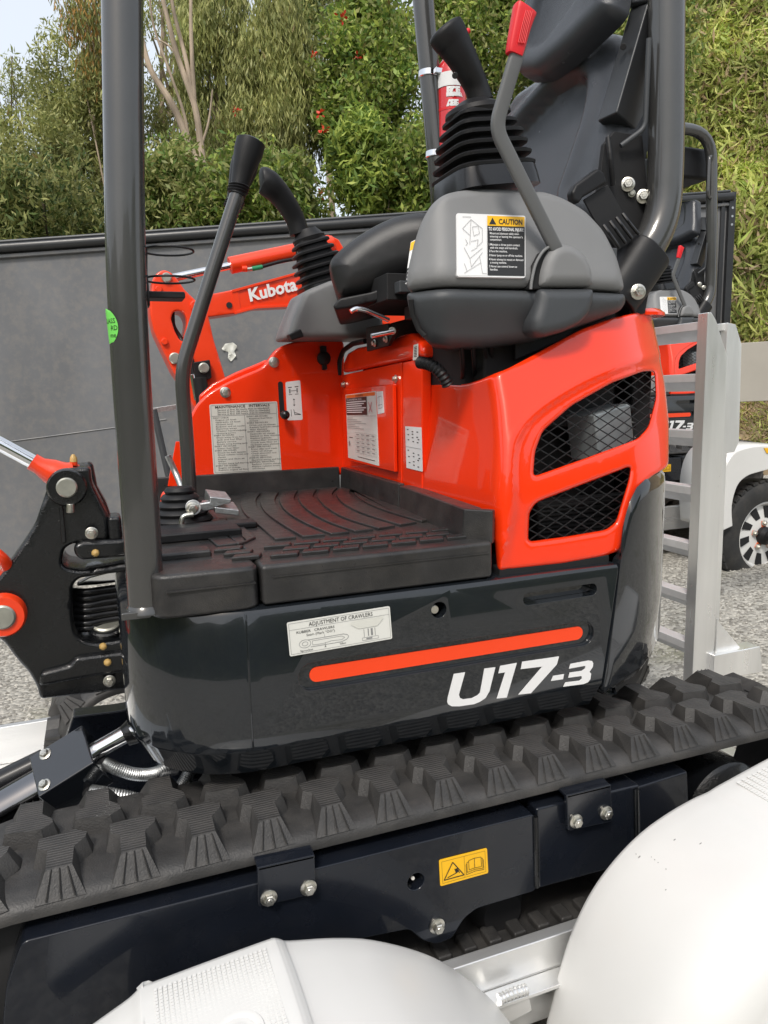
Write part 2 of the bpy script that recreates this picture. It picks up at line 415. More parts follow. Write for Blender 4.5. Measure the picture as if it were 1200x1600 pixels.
def leafmat(key, a, b, rough=.5, trans=.36, third=None):
    m = bpy.data.materials.new(key); m.use_nodes = True; nt = m.node_tree; N = nt.nodes; L = nt.links; MAT[key] = m
    p = N['Principled BSDF']; p.inputs['Roughness'].default_value = rough; p.inputs['Specular IOR Level'].default_value = .35
    g = N.new('ShaderNodeNewGeometry'); r = N.new('ShaderNodeValToRGB'); r.color_ramp.elements[0].color = (*a, 1); r.color_ramp.elements[1].color = (*b, 1)
    if third: e = r.color_ramp.elements.new(.93); e.color = (*third, 1); r.color_ramp.elements[1].position = .9; r.color_ramp.elements[2].position = 1; r.color_ramp.elements[2].color = (*third, 1); r.color_ramp.elements[1].color = (*b, 1)
    L.new(g.outputs['Random Per Island'], r.inputs[0])
    tc = N.new('ShaderNodeTexCoord'); nz = N.new('ShaderNodeTexNoise'); nz.inputs['Scale'].default_value = .9; nz.inputs['Detail'].default_value = 3; L.new(tc.outputs['Object'], nz.inputs['Vector'])
    mr = N.new('ShaderNodeMapRange'); mr.inputs[1].default_value = .3; mr.inputs[2].default_value = .7; mr.inputs[3].default_value = .5; mr.inputs[4].default_value = 1.4; L.new(nz.outputs[0], mr.inputs[0])
    mu = N.new('ShaderNodeMixRGB'); mu.blend_type = 'MULTIPLY'; mu.inputs[0].default_value = 1; L.new(r.outputs[0], mu.inputs[1]); L.new(mr.outputs[0], mu.inputs[2])
    L.new(mu.outputs[0], p.inputs['Base Color'])
    t = N.new('ShaderNodeBsdfTranslucent'); L.new(mu.outputs[0], t.inputs[0])
    mx = N.new('ShaderNodeMixShader'); mx.inputs[0].default_value = trans; L.new(p.outputs[0], mx.inputs[1]); L.new(t.outputs[0], mx.inputs[2])
    L.new(mx.outputs[0], N['Material Output'].inputs[0]); return m
leafmat('gum', (0.161, 0.200, 0.062), (0.375, 0.389, 0.134), third=(.20, .15, .05))
leafmat('gumpale', (0.229, 0.256, 0.088), (0.483, 0.474, 0.182))
leafmat('broad', (0.090, 0.172, 0.039), (0.248, 0.340, 0.072))
leafmat('broadpale', (0.189, 0.286, 0.054), (0.458, 0.522, 0.110))
leafmat('darkleaf', (0.049, 0.091, 0.027), (0.137, 0.194, 0.057))
leafmat('rust', (0.332, 0.199, 0.054), (0.561, 0.309, 0.093))
leafmat('bamboo', (0.298, 0.366, 0.095), (0.618, 0.641, 0.199), third=(.36, .30, .13))
leafmat('dry', (0.312, 0.221, 0.130), (0.520, 0.403, 0.234))
leafmat('flower', (0.605, 0.022, 0.011), (0.750, 0.066, 0.022), trans=.2)
def gravelmat():
    m = bpy.data.materials.new('gravel'); m.use_nodes = True; nt = m.node_tree; N = nt.nodes; L = nt.links; MAT['gravel'] = m
    p = N['Principled BSDF']; p.inputs['Roughness'].default_value = .85; tc = N.new('ShaderNodeTexCoord')
    v = N.new('ShaderNodeTexVoronoi'); v.inputs['Scale'].default_value = 42; v.inputs['Randomness'].default_value = 1; L.new(tc.outputs['Object'], v.inputs['Vector'])
    r = N.new('ShaderNodeValToRGB'); r.color_ramp.elements[0].color = (.17, .16, .14, 1); r.color_ramp.elements[1].color = (.47, .45, .40, 1)
    sp = N.new('ShaderNodeSeparateColor'); L.new(v.outputs['Color'], sp.inputs[0]); L.new(sp.outputs[0], r.inputs[0])
    n = N.new('ShaderNodeTexNoise'); n.inputs['Scale'].default_value = 1.6; n.inputs['Detail'].default_value = 6; L.new(tc.outputs['Object'], n.inputs['Vector'])
    mr = N.new('ShaderNodeMapRange'); mr.inputs[1].default_value = .56; mr.inputs[2].default_value = .72; mr.inputs[4].default_value = .5; L.new(n.outputs[0], mr.inputs[0])
    mx = N.new('ShaderNodeMixRGB'); mx.inputs[2].default_value = (.13, .13, .06, 1); L.new(mr.outputs[0], mx.inputs[0]); L.new(r.outputs[0], mx.inputs[1]); L.new(mx.outputs[0], p.inputs['Base Color'])
    bp = N.new('ShaderNodeBump'); bp.inputs['Strength'].default_value = 1; bp.inputs['Distance'].default_value = .012; bp.invert = True
    L.new(v.outputs['Distance'], bp.inputs['Height']); L.new(bp.outputs[0], p.inputs['Normal'])
gravelmat()
def earthmat():
    m = mat('earth', (.20, .15, .09), .95, var=.5, vscale=3, bump=.6, bscale=12)
earthmat(); mat('understory', (.055, .070, .028), .95, var=.6, vscale=2, bump=.5, bscale=6)

# ------------------------------------------------------------- the near excavator
DECK = .36
EX = thing('mini_excavator', 'large red and black mini excavator with black seat filling the foreground, on the trailer', 'excavator', (.65, 2.0, DECK), 'mini excavators')
def boolcut(o, cutters):
    for c in cutters:
        b = o.modifiers.new('b', 'BOOLEAN'); b.object = c; b.operation = 'DIFFERENCE'; b.solver = 'EXACT'
    bpy.context.view_layer.update(); dg = bpy.context.evaluated_depsgraph_get()
    me = bpy.data.meshes.new_from_object(o.evaluated_get(dg)); o.modifiers.clear(); old = o.data; o.data = me; me.name = old.name
    for c in cutters: m = c.data; bpy.data.objects.remove(c); bpy.data.meshes.remove(m)
    me.shade_smooth(); me.set_sharp_from_angle(angle=rad(35))
def off_path(i):
    """plan outline of the skirt, inset by i"""
    pts = []
    for k in range(13):
        a = math.pi + k/12*math.pi/2; pts.append((.27+(.272-i)*math.cos(a), 1.70+(.25-i)*math.sin(a)))
    pts += [(.40, 1.45+i), (.7, 1.45+i), (1.0, 1.45+i), (1.22, 1.45+i), (1.22, 2.78), (-.002+i, 2.78)]
    return pts
ZT, ZB = 1.274, .905
rings = [(ZT, .012), (ZT-.003, .0045), (ZT-.010, 0), (1.0, 0), (.972, 0), (.966, .003), (ZB, .036)]
vs = []; fs = []
for z, i in rings: vs += [(x, y, z) for x, y in off_path(i)]
n = len(off_path(0))
for k in range(len(rings)-1):
    for j in range(n): fs.append((k*n+j, k*n+(j+1) % n, (k+1)*n+(j+1) % n, (k+1)*n+j))
fs += [tuple(range(n)), tuple(range((len(rings)-1)*n, len(rings)*n))]
skirt = mk('side_skirt', vs, fs, MAT['navy'], EX, smooth=30)
yc = YP(1.45)
def capsule(pl, a, b, r, n=10):
    (u0, v0), (u1, v1) = a, b; d = Vector((u1-u0, v1-v0)).normalized(); m = Vector((-d.y, d.x)); out = []
    for c, s_ in (((u1, v1), 1), ((u0, v0), -1)):
        for k in range(n+1):
            t = -math.pi/2+math.pi*k/n; q = Vector(c)+(d*math.cos(t)*s_+m*math.sin(t)*s_)*r; out.append(tuple(q))
    return out
def cutprism(pl, uv, h0, t): 
    o = mk('cut', *prism_g([pl.w(u, v, h0) for u, v in uv], pl.N*-t), None, EX, smooth=0); return o
sa, sb = yc.px(497, 1056), yc.px(905, 991)
cuts = [cutprism(yc, [yc.px(*q) for q in ((965, 850), (966, 893), (935, 1103), (930, 1140), (1200, 1140), (1200, 850))], .3, 2.0),
        cutprism(yc, capsule(yc, (sa[0]-.012, sa[1]), (sb[0]+.012, sb[1]), .031), .02, .031),
        cutprism(yc, capsule(yc, yc.px(826, 936), yc.px(925, 921), .0145), .02, .05),
        mk('cut', *lathe_g(yc.w(*yc.px(686, 953), .02), (0, 1, 0), [(.0185, 0), (.0185, .09)], 24), None, EX, smooth=0),
        mk('cut', *box_g(yc.w(*yc.px(391, 1080), 0), .0012, .004, .3), None, EX, smooth=0)]
boolcut(skirt, cuts)
bv = skirt.modifiers.new('bevel', 'BEVEL'); bv.width = .004; bv.segments = 2; bv.limit_method = 'ANGLE'; bv.angle_limit = rad(50); bv.harden_normals = True
mk('stripe', *prism_g([yc.w(u, v, -.0085) for u, v in capsule(yc, sa, sb, .0165)], (0, .002, 0)), MAT['stripe'], EX, smooth=0)['label'] = 'orange stripe along the dark side skirt'
cyl('plug', yc.w(*yc.px(683, 955), -.045), yc.w(*yc.px(683, 955), -.012), .010, MAT['zinc'], EX)
box('hole_backing', yc.w(*yc.px(875, 930), -.052), .075, .003, .03, MAT['steelbox'], EX)
# lettering on the skirt
def zo(ox, oy, s, pts): return [(ox+x/s, oy+y/s) for x, y in pts]
U = [(130, 192), (208, 180), (165, 335), (172, 358), (195, 368), (255, 360), (295, 340), (312, 322), (342, 155), (418, 145), (377, 312), (350, 358), (310, 385), (270, 401), (170, 416), (115, 416), (90, 402), (84, 385), (88, 355)]
ONE = [(452, 136), (567, 115), (497, 355), (428, 362), (487, 180), (440, 187)]
SEV = [(605, 107), (860, 70), (845, 125), (665, 325), (578, 335), (745, 140), (595, 158)]
DSH = [(820, 205), (895, 193), (888, 228), (805, 240)]
THR = [(940, 122), (1065, 98), (1090, 102), (1098, 118), (1095, 142), (1072, 176), (1083, 190), (1078, 228), (1060, 250), (1030, 262), (890, 280), (905, 250), (1003, 238), (1018, 225), (1020, 212), (1012, 206), (925, 218), (935, 182), (1018, 170), (1040, 155), (1045, 140), (1035, 136), (930, 155)]
yl = YP(1.448); g = MB()
for gl in (U, ONE, SEV, DSH, THR): g.add(*prism_g([yl.w(*yl.px(*p)) for p in zo(680, 1010, 4.444, gl)], (0, .0012, 0)))
g.build('model_lettering', MAT['stickerw'], EX, smooth=0)['label'] = 'white lettering U17-3'
label('crawler_label', yl, [(448, 973), (609, 947), (613, 998), (453, 1026)], EX, MAT['sticker'], [
    ('l', [(.015, .05), (.985, .05), (.985, .95), (.015, .95), (.015, .05)], .0007, 'inkgrey'), ('l', [(.015, .24), (.985, .24)], .0006, 'inkgrey'),
    ('t', 'ADJUSTMENT OF CRAWLERS', .20, .20, .12, .62, 'ink'), ('t', 'RUBBER   CRAWLERS', .08, .37, .075, .36, 'ink'), ('t', 'Seam (Mark "OO")', .17, .48, .07, .27, 'ink'),
    ('p', [(.60, .30), (.66, .27), (.92, .27), (.92, .34), (.86, .52), (.67, .52), (.60, .38)], 'stickerg'), ('t', 'A=0.4~0.6in.', .66, .40, .07, .23, 'ink'), ('t', '(10~15mm)', .69, .49, .07, .17, 'ink'),
    ('l', [(.15+.055*math.cos(a/6*math.pi), .70+.12*math.sin(a/6*math.pi)) for a in range(13)], .0009, 'inkgrey'),
    ('l', [(.15+.028*math.cos(a/5*math.pi), .70+.06*math.sin(a/5*math.pi)) for a in range(11)], .0009, 'inkgrey'),
    ('l', [(.18, .60), (.52, .60), (.56, .64), (.57, .70), (.55, .77), (.50, .82), (.20, .82)], .0011, 'inkgrey'), ('l', [(.22, .65), (.50, .65), (.53, .70), (.50, .76), (.40, .74), (.32, .78), (.22, .77), (.22, .65)], .0008, 'inkgrey'),
    ('t', 'Sprocket', .10, .92, .06, .12, 'ink'), ('t', 'A', .33, .90, .06, None, 'ink'), ('t', 'Idler', .48, .90, .06, .06, 'ink'),
    ('l', [(.34, .52), (.34, .62)], .0007, 'inkgrey'), ('l', [(.34, .75), (.34, .86)], .0007, 'inkgrey'), ('r', .72, .56, .725, .80, 'inkgrey'), ('r', .76, .56, .77, .78, 'inkgrey'), ('r', .79, .57, .81, .78, 'inkgrey'), ('r', .83, .56, .835, .80, 'inkgrey'),
    ('l', [(.70, .82), (.86, .82), (.86, .90), (.70, .90), (.70, .82)], .0008, 'inkgrey'), ('r', .74, .84, .80, .88, 'inkgrey')], lab='white sticker headed ADJUSTMENT OF CRAWLERS')

# counterweight: rounded rear corner rising beside the hood
def ycw(x): return 1.452 + 1.9*max(0, x-1.15)**2
def hit(px, py, fy, y0=1.46):
    y = y0
    for _ in range(40): p = P(px, py, Y=y); y = .5*y+.5*fy(p.x)
    return P(px, py, Y=y)
tp = [hit(*q, ycw) for q in ((963, 893), (972, 862), (981, 815), (990, 785), (1002, 762), (1018, 747), (1036, 740))]
xs_ = [p.x for p in tp]; zs_ = [p.z for p in tp]
cols = [1.1660, 1.1665]+list(np.linspace(1.17, 1.42, 21)); vs = []; fs = []
rows = [(0, .05), (.012, .02), (.04, .006), (.09, 0), (.3, 0), (.5, 0), (.75, 0), (.93, 0), (.975, .003), (1, .012)]
plan = [(x, ycw(x)+(.03 if i == 0 else .008 if i == 1 else .001), 0) for i, x in enumerate(cols)]
for k in range(1, 9):
    a = k/8*math.pi/2; plan.append((1.42+.12*math.sin(a)*.9, 1.59+.32*(1-math.cos(a))*1.0+.10*math.sin(a), 1))
plan += [(1.55, 2.4, 1), (1.13, 2.6, 1), ]
nb = len(rows)
for i, (x, y, rear) in enumerate(plan):
    zt = float(np.interp(x, xs_, zs_)); zb = .925 + .10*max(0, (x-1.15)/.3)**2
    e = (plan[min(i+1, len(plan)-1)][0]-plan[max(i-1, 0)][0], plan[min(i+1, len(plan)-1)][1]-plan[max(i-1, 0)][1]); L = math.hypot(*e); nx, ny = -e[1]/L, e[0]/L
    for (k, ins_) in rows:
        z = zb+(zt-zb)*k; sh = -.050*(1-k)*max(0, 1-i/10)
        m_ = ins_*(1+3*max(0, (x-1.15)/.3) if k < .1 else 1)
        vs.append((x+nx*m_+sh, y+ny*m_, z))
for i in range(len(plan)-1):
    for k in range(nb-1): fs.append((i*nb+k, (i+1)*nb+k, (i+1)*nb+k+1, i*nb+k+1))
fs += [tuple(range(nb)), tuple(i*nb for i in range(len(plan)))[::-1], tuple(i*nb+nb-1 for i in range(len(plan)))]
fs.append(tuple(list(range((len(plan)-1)*nb, len(plan)*nb))+list(range(nb-1, -1, -1))))
mk('counterweight', vs, fs[:-1], MAT['navy'], EX, smooth=45)
for (a, b, w) in (((1046, 772), (1041, 735), .010),):
    p, q = hit(1047, 800, ycw, 1.5), hit(1047, 757, ycw, 1.5)
    box('tail_reflector', (p+q)/2, .004, .012, (q-p).length/2, MAT['redlens'], EX, ax=(Vector((.72, -.69, 0)), Vector((.69, .72, 0)), Vector((0, 0, 1))))

# red engine hood with two meshed openings
NH = Vector((-math.sin(rad(33)), -math.cos(rad(33)), 0)); PH = Pl((.83, 1.462, 0), NH)
REC = [(792, 960), (800, 800), (800, 720), (812, 676), (845, 640), (905, 602), (965, 576), (1018, 560), (1070, 552), (1070, 700), (1010, 760), (1000, 840), (1000, 960)]
def smin(a, b, k):
    hh = np.clip(.5+.5*(b-a)/k, 0, 1); return b*(1-hh)+a*hh-k*hh*(1-hh)
_rec = None
def hood_h(u, v):
    h = np.zeros_like(u)
    for _ in range(6):
        x = PH.O.x+PH.U.x*u+NH.x*h; y0 = PH.O.y+PH.U.y*u
        Yn = 1.462 + .17*sstep(1.42, 2.05, v) + 1.25*np.clip(x-1.17, 0, 1)**2 + .006*np.sin(np.clip((v-1.3)/.3, 0, 1)*math.pi)
        h1 = (Yn-y0)/NH.y
        Xf = .838 + .03*sstep(1.40, 1.7, v); x0 = PH.O.x+PH.U.x*u
        h2 = (Xf-x0)/NH.x
        h = smin(h1, h2, .045)
    if _rec is not None:
        s_ = sdf(np.stack([u, v], 1), _rec); h = h - .013*(1-sstep(-.013, .004, s_)) + .005*np.exp(-(s_/.012)**2)
    return h
rec0 = pmap(PH, REC, hood_h); _rec = [tuple(p) for p in crom(rec0, 3)]
HO = [(659, 600), (690, 599), (725, 600), (748, 594), (790, 577), (830, 556), (870, 534), (910, 513), (955, 497), (1000, 487), (1020, 494), (1030, 540), (1040, 600), (1046, 660), (1046, 728), (1020, 744), (1000, 762), (988, 790), (978, 830), (969, 862), (940, 872), (880, 883), (776, 892), (772, 845), (715, 838), (660, 806)]
GU = [(833, 746), (836, 706), (848, 674), (893, 634), (957, 598), (1006, 580), (1024, 580), (1026, 622), (1014, 668), (998, 686), (915, 717)]
GL = [(825, 849), (827, 802), (838, 786), (900, 762), (986, 729), (984, 748), (963, 818), (948, 830), (890, 840)]
relief('engine_hood', PH, HO, MAT['red'], EX, t=.02, r=.012, h=hood_h, holes=[(GU, .012), (GL, .012)], step=.011, fr=.012)
def meshpatch(name, pl, poly_px, hfun, dz, pitch, wr, parent, m):
    uv = pmap(pl, poly_px, hfun); A = np.array(uv); c = A.mean(0); A = c+(A-c)*1.05; poly = [tuple(p) for p in A]
    mb = MB(); ex = A.max(0)-A.min(0); R = max(ex)
    for ang in (rad(33), rad(147)):
        d = np.array([math.cos(ang), math.sin(ang)]); nn = np.array([-d[1], d[0]])
        for k in np.arange(-R, R, pitch):
            o = c+nn*k; tt = []
            for i in range(len(poly)):
                a = A[i]; b = A[(i+1) % len(A)]; e = b-a; M = np.array([[d[0], -e[0]], [d[1], -e[1]]])
                if abs(np.linalg.det(M)) < 1e-12: continue
                s_ = np.linalg.solve(M, a-o)
                if 0 <= s_[1] < 1: tt.append(s_[0])
            tt.sort()
            for t0, t1 in zip(tt[::2], tt[1::2]):
                nseg = max(1, int((t1-t0)/.03)); pts = []
                for j in range(nseg+1):
                    q = o+d*(t0+(t1-t0)*j/nseg); hh = float(hfun(q[:1], q[1:])[0]) if hfun else 0
                    pts.append(pl.w(q[0], q[1], hh-dz+(.0008 if ang < 1.5 else -.0008)))
                if (pts[0]-pts[-1]).length > .004: mb.add(*sweep_g(pts, wr, wr*1.4, seg=5))
    return mb.build(name, m, parent, smooth=60)
meshpatch('grille_mesh', PH, GU, hood_h, .022, .0225, .0012, EX, MAT['blackp'])
meshpatch('grille_mesh', PH, GL, hood_h, .022, .0225, .0012, EX, MAT['blackp'])
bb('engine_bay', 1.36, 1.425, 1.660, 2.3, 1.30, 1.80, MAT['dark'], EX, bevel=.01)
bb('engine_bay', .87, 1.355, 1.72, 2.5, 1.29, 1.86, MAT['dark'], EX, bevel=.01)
box('muffler_box', P(938, 675, Y=1.63), .07, .05, .062, MAT['steelbox'], EX, ax=(Vector((.96, .2, .18)).normalized(), Vector((-.2, .98, 0)).normalized(), Vector((-.18, -.04, .98)).normalized()), bevel=.006)
for i in range(4): bolt(EX, P(985+i*4, 640+i*24, Y=1.62), (-.5, -.8, 0), .006, MAT['blackgloss'])
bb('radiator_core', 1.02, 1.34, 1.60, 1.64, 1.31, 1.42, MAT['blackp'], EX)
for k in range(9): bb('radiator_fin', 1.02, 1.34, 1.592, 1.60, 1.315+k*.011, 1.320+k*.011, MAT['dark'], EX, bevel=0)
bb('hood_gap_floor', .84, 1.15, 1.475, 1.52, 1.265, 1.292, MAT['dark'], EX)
# seam frame behind the hood's top edge
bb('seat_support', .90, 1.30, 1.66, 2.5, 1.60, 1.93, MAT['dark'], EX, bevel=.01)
for x in (720, 738, 757, 766):
    a = P(x, 530, Y=1.64); tube('hose', [a, P(x+4, 575, Y=1.68), P(x+2, 600, Y=1.76)], .006, MAT['blackp'], EX)
pts = crom([P(655, 566, Y=1.72), P(672, 570, Y=1.68), P(688, 582, Y=1.66), P(700, 602, Y=1.66)], 8, False)
sweep('corrugated_hose', pts, [.013+(.003 if i % 2 else 0) for i in range(len(pts))], MAT['blackp'], EX, seg=14)
pprism('bracket_plate', YP(1.63), [(805, 528), (870, 512), (905, 508), (880, 530), (840, 548), (806, 562)], .01, MAT['blackp'], EX)

# red seat base: forward-facing panels
xb = XP(.838)
pprism('seat_base_panel', xb, [(534, 586), (627, 566), (627, 775), (536, 745)], .03, MAT['red'], EX, bevel=.004)
pprism('seat_base_panel', xb, [(629, 566), (659, 560), (659, 815), (629, 790)], .03, MAT['red'], EX, bevel=.004)
relief('seat_base_top', xb, [(536, 583), (536, 566), (542, 551), (556, 543), (590, 537), (625, 524), (640, 520), (652, 528), (660, 545), (660, 558)], MAT['red'], EX, t=.30, r=.012, fr=.01)
pts = [xb.w(*xb.px(*p), .002) for p in ((531, 586), (531, 565), (537, 548), (552, 537), (572, 533))]
tube('rubber_seal', pts, .009, MAT['blackp'], EX, fr=.02)
xw = XP(.826)
pprism('access_cover', XP(.822), [(540, 608), (614, 600), (616, 738), (545, 720)], .012, MAT['red'], EX, bevel=.003)
for q in ((537, 601), (618, 592)):
    bolt(EX, XP(.835).w(*XP(.835).px(*q)), (-1, 0, 0), .0085, MAT['zinc'])
label('warning_label', XP(.822), [(540, 617), (587, 611), (592, 728), (544, 715)], EX, MAT['sticker'], [
    ('r', .02, .01, .98, .055, 'inkorange'), ('t', 'WARNING', .35, .05, .035, .26, 'ink'), ('r', .02, .06, .72, .315, 'inkbrown')] +
    [('t', 'TO AVOID PERSONAL INJURY', .05, .10, .028, .52, 'inkwhite')]+[('r', .04, .115+k*.031, .70-.07*(k % 3), .129+k*.031, 'inkwhite') for k in range(6)] +
    [('l', [(.78, .14), (.88, .28)], .003, 'inkred'), ('l', [(.88, .14), (.78, .28)], .003, 'inkred'), ('l', [(.05, .335), (.98, .33)], .0006, 'ink')] +
    [('r', .05, .36+k*.026, .25+.5*((k*37) % 7)/7, .366+k*.026, 'inkgrey') for k in range(7)] +
    [('l', [(.30, .58+k*.06), (.97, .585+k*.06)], .0007, 'inkgrey') for k in range(6)] + [('l', [(.30+.165*k, .58), (.30+.165*k, .90)], .0007, 'inkgrey') for k in range(5)] +
    [('r', .34+.165*i, .60+.06*j, .43+.165*i, .612+.06*j, 'inkgrey') for i in range(4) for j in range(5)] + [('r', .08, .66, .20, .67, 'ink'), ('r', .07, .72, .10, .80, 'inkgrey'), ('r', .35, .94, .90, .948, 'ink')],
    r=.002, h=.001, lab='cream warning sticker with orange heading and a load table')
label('manual_label', XP(.822), [(588, 612), (598, 611), (600, 645), (590, 647)], EX, MAT['stickerw'], [('l', [(.2, .25), (.8, .22), (.8, .75), (.2, .78), (.2, .25)], .001, 'ink'), ('l', [(.4, .24), (.4, .77)], .001, 'ink'), ('l', [(.2, .62), (.8, .6)], .001, 'ink')], r=.002, h=.001)
dg = [('r', x, y, x+.10, y+.025, 'ink') for x, y in ((.12, .06), (.42, .10), (.72, .10), (.42, .16), (.15, .18), (.42, .24), (.70, .22), (.78, .27), (.15, .30), (.45, .33), (.72, .34), (.12, .55), (.45, .60), (.75, .62), (.45, .68), (.15, .70), (.72, .75), (.80, .70), (.45, .80), (.18, .84), (.45, .88), (.72, .90))]
label('control_pattern_label', XP(.838), [(633, 666), (658, 668), (660, 737), (635, 731)], EX, MAT['stickerw'], dg+[('l', [(.03, .48), (.97, .49)], .001, 'inkgrey')], h=.0015, r=.003)
label('barcode_label', XP(.838), [(646, 539), (653, 537), (653, 562), (645, 563)], EX, MAT['sticker'], [('r', .2, .15+.1*k, .8, .2+.1*k, 'ink') for k in range(7)], h=.0035, r=0)

# red console panel on the far side of the foot well
yb = YP(2.65)
MP = [(288, 752), (292, 690), (297, 652), (308, 632), (325, 615), (352, 599), (384, 585), (404, 577), (412, 572), (420, 562), (430, 548), (440, 541), (455, 535), (480, 532), (538, 532), (541, 742)]
relief('console_panel', yb, MP, MAT['red'], EX, t=.035, r=.008, fr=.02, step=.02)
pprism('console_lip', YP(2.69), [(312, 618), (332, 600), (370, 581), (400, 569), (418, 561), (424, 575), (400, 590), (350, 610), (312, 640)], .03, MAT['red'], EX, bevel=.008, seg=3)
pprism('console_gusset', YP(2.62), [(262, 760), (275, 690), (282, 690), (286, 760)], .02, MAT['red'], EX)
for q in ((352, 613), (428, 566)): bolt(EX, yb.w(*yb.px(*q), .0), (0, -1, 0), .013, MAT['zinc'])
us, ue = yb.px(438, 600), yb.px(441, 648)
mk('lever_slot', *prism_g([yb.w(u, v, .0012) for u, v in capsule(yb, us, ue, .009)], (0, .002, 0)), MAT['dark'], EX, smooth=0)
mk('lever_knob', *lathe_g(yb.w(*yb.px(442, 648), .0), (0, -1, 0), [(.006, 0), (.006, .02), (.012, .024), (.017, .034), (.0155, .044), (.009, .051), (.002, .053)], 20), MAT['blackgloss'], EX, smooth=60)
mk('power_socket', *lathe_g(yb.w(*yb.px(505, 560), 0), (0, -1, 0), [(.024, 0), (.026, .008), (.024, .016), (.016, .020)], 24), MAT['blackp'], EX)
box('power_socket_tab', yb.w(*yb.px(504, 546), .008), .012, .006, .012, MAT['blackp'], EX); box('power_socket_tab', yb.w(*yb.px(506, 574), .008), .009, .006, .010, MAT['blackp'], EX)
mt = [('l', [(.02, .02), (.98, .02), (.98, .98), (.02, .98), (.02, .02)], .0012, 'inkgrey'), ('l', [(.02, .17), (.98, .17)], .0014, 'inkgrey'), ('l', [(.50, .17), (.50, .98)], .0014, 'inkgrey'),
      ('t', 'MAINTENANCE   INTERVALS', .08, .062, .036, .80, 'ink', .012), ('t', 'Service at first 50 hours, then as scheduled', .11, .097, .024, .76, 'ink'), ('t', 'Service at first 100 hours, then as scheduled', .11, .127, .024, .77, 'ink'), ('t', 'Service at first 250 hours, then as scheduled', .11, .157, .024, .77, 'ink')]
LC = ['*DAILY CHECK', 'Engine oil level', 'Hydraulic oil level', 'Coolant level', 'Radiator and oil cooler', 'Electrical wires', 'Washer liquid/visibility', 'Greasing points', '*EVERY 50 HOURS', 'Drain water from fuel', 'tank and fuel filter', 'Battery service', 'Grease swing bearing teeth', '*EVERY 100 HOURS', 'Clean fuel filter', '*EVERY 200 HOURS', 'Check fan belt tension', 'Check radiator hoses and', 'clamps', 'Inspect and clean air', 'filter', 'Grease swing ball bearing', '*EVERY 250 HOURS', 'Engine oil change', 'Replace engine oil filter']
RC = ['*EVERY 400 HOURS', 'Replace fuel filter', 'element', '*EVERY 500 HOURS', 'Drive unit oil change', 'Replace hydraulic return', 'filter element', '*EVERY 1000 HOURS', 'Hydraulic oil change', 'Replace air filter element', 'Replace hydraulic', 'suction filter element', 'Crank case filter oil', 'Hydraulic pilot element', '*EVERY 2000 HOURS', 'Front idler and track', 'roller oil change', 'Check alternator and', 'starter motor', '*ANNUAL SERVICING', 'Electrical wiring and fuse', '*BIENNIAL SERVICING', 'Radiator coolant change', 'Replace radiator hoses', 'and clamps']
for x0, cc in ((.04, LC), (.53, RC)):
    for k, s_ in enumerate(cc):
        hd = s_[0] == '*'; s_ = s_.strip('*'); mt.append(('t', s_, x0+(0 if hd else .035), .205+k*.0312, .020 if hd else .019, min(.44, .0185*len(s_)) if not hd else min(.44, .0205*len(s_)), 'ink' if hd else 'ink'))
label('maintenance_label', yb, [(327, 632), (433, 627), (440, 736), (334, 741)], EX, MAT['stickerg'], mt, h=.001, r=.006, lab='pale sticker headed MAINTENANCE INTERVALS')
label('lever_label', yb, [(446, 597), (469, 594), (473, 656), (449, 657)], EX, MAT['stickerw'], [
    ('r', .15, .14, .40, .16, 'ink'), ('r', .60, .14, .85, .16, 'ink'), ('r', .2, .19, .3, .30, 'inkgrey'), ('r', .7, .19, .8, .30, 'inkgrey'), ('r', .3, .235, .7, .25, 'inkgrey'), ('r', .18, .33, .4, .345, 'ink'), ('r', .6, .33, .82, .345, 'ink'),
    ('l', [(.5, .46), (.5, .62)], .0015, 'ink'), ('p', [(.42, .48), (.5, .44), (.58, .48)], 'ink'), ('p', [(.42, .60), (.5, .64), (.58, .60)], 'ink'), ('l', [(.28, .72), (.28, .9)], .0015, 'ink'), ('l', [(.45, .72), (.5, .86), (.9, .86), (.5, .80)], .002, 'ink')], h=.001, r=.006)
bpy.context.view_layer.update()

# floor mat
ZF = 1.362
def fz(x, y, dz=0.): p = P(x, y, Z=ZF); return Vector((p.x, p.y, ZF+dz))
mainm = bb('floor_mat', .278, .812, 1.456, 2.66, 1.277, ZF, MAT['matrubber'], EX, bevel=.010, seg=3)
fp = fillet([(.055, 2.6), (.055, 1.50), (.078, 1.462), (.2745, 1.456), (.2745, 2.6)], .035)
mk('mat_corner', *prism_g([(x, y, 1.272) for x, y in fp], (0, 0, ZF-1.272)), MAT['matrubber'], EX, bevel=.010, seg=3)
# moulded line along the lip
bb('mat_bead', .09, .265, 1.4545, 1.47, 1.327, 1.3292, MAT['matrubber'], EX, bevel=0)
bb('mat_bead', .30, .80, 1.4535, 1.46, 1.335, 1.3375, MAT['matrubber'], EX, bevel=0)
for a, b in (((-.0, 0), (0, 0)),): pass
G = [[(575, 150), (545, 200), (560, 260), (640, 330), (730, 410)], [(675, 150), (650, 190), (672, 250), (760, 320), (880, 395)], [(775, 145), (755, 190), (790, 250), (900, 320), (1040, 380)],
     [(880, 135), (860, 180), (905, 240), (1020, 310), (1170, 365)], [(985, 130), (965, 170), (1015, 230), (1120, 292), (1300, 350)], [(1100, 118), (1070, 155), (1110, 210), (1230, 270), (1420, 330)], [(1180, 125), (1165, 150), (1210, 190), (1330, 245), (1540, 310)], [(1330, 165), (1380, 200), (1480, 240), (1640, 290)]]
Gw = []
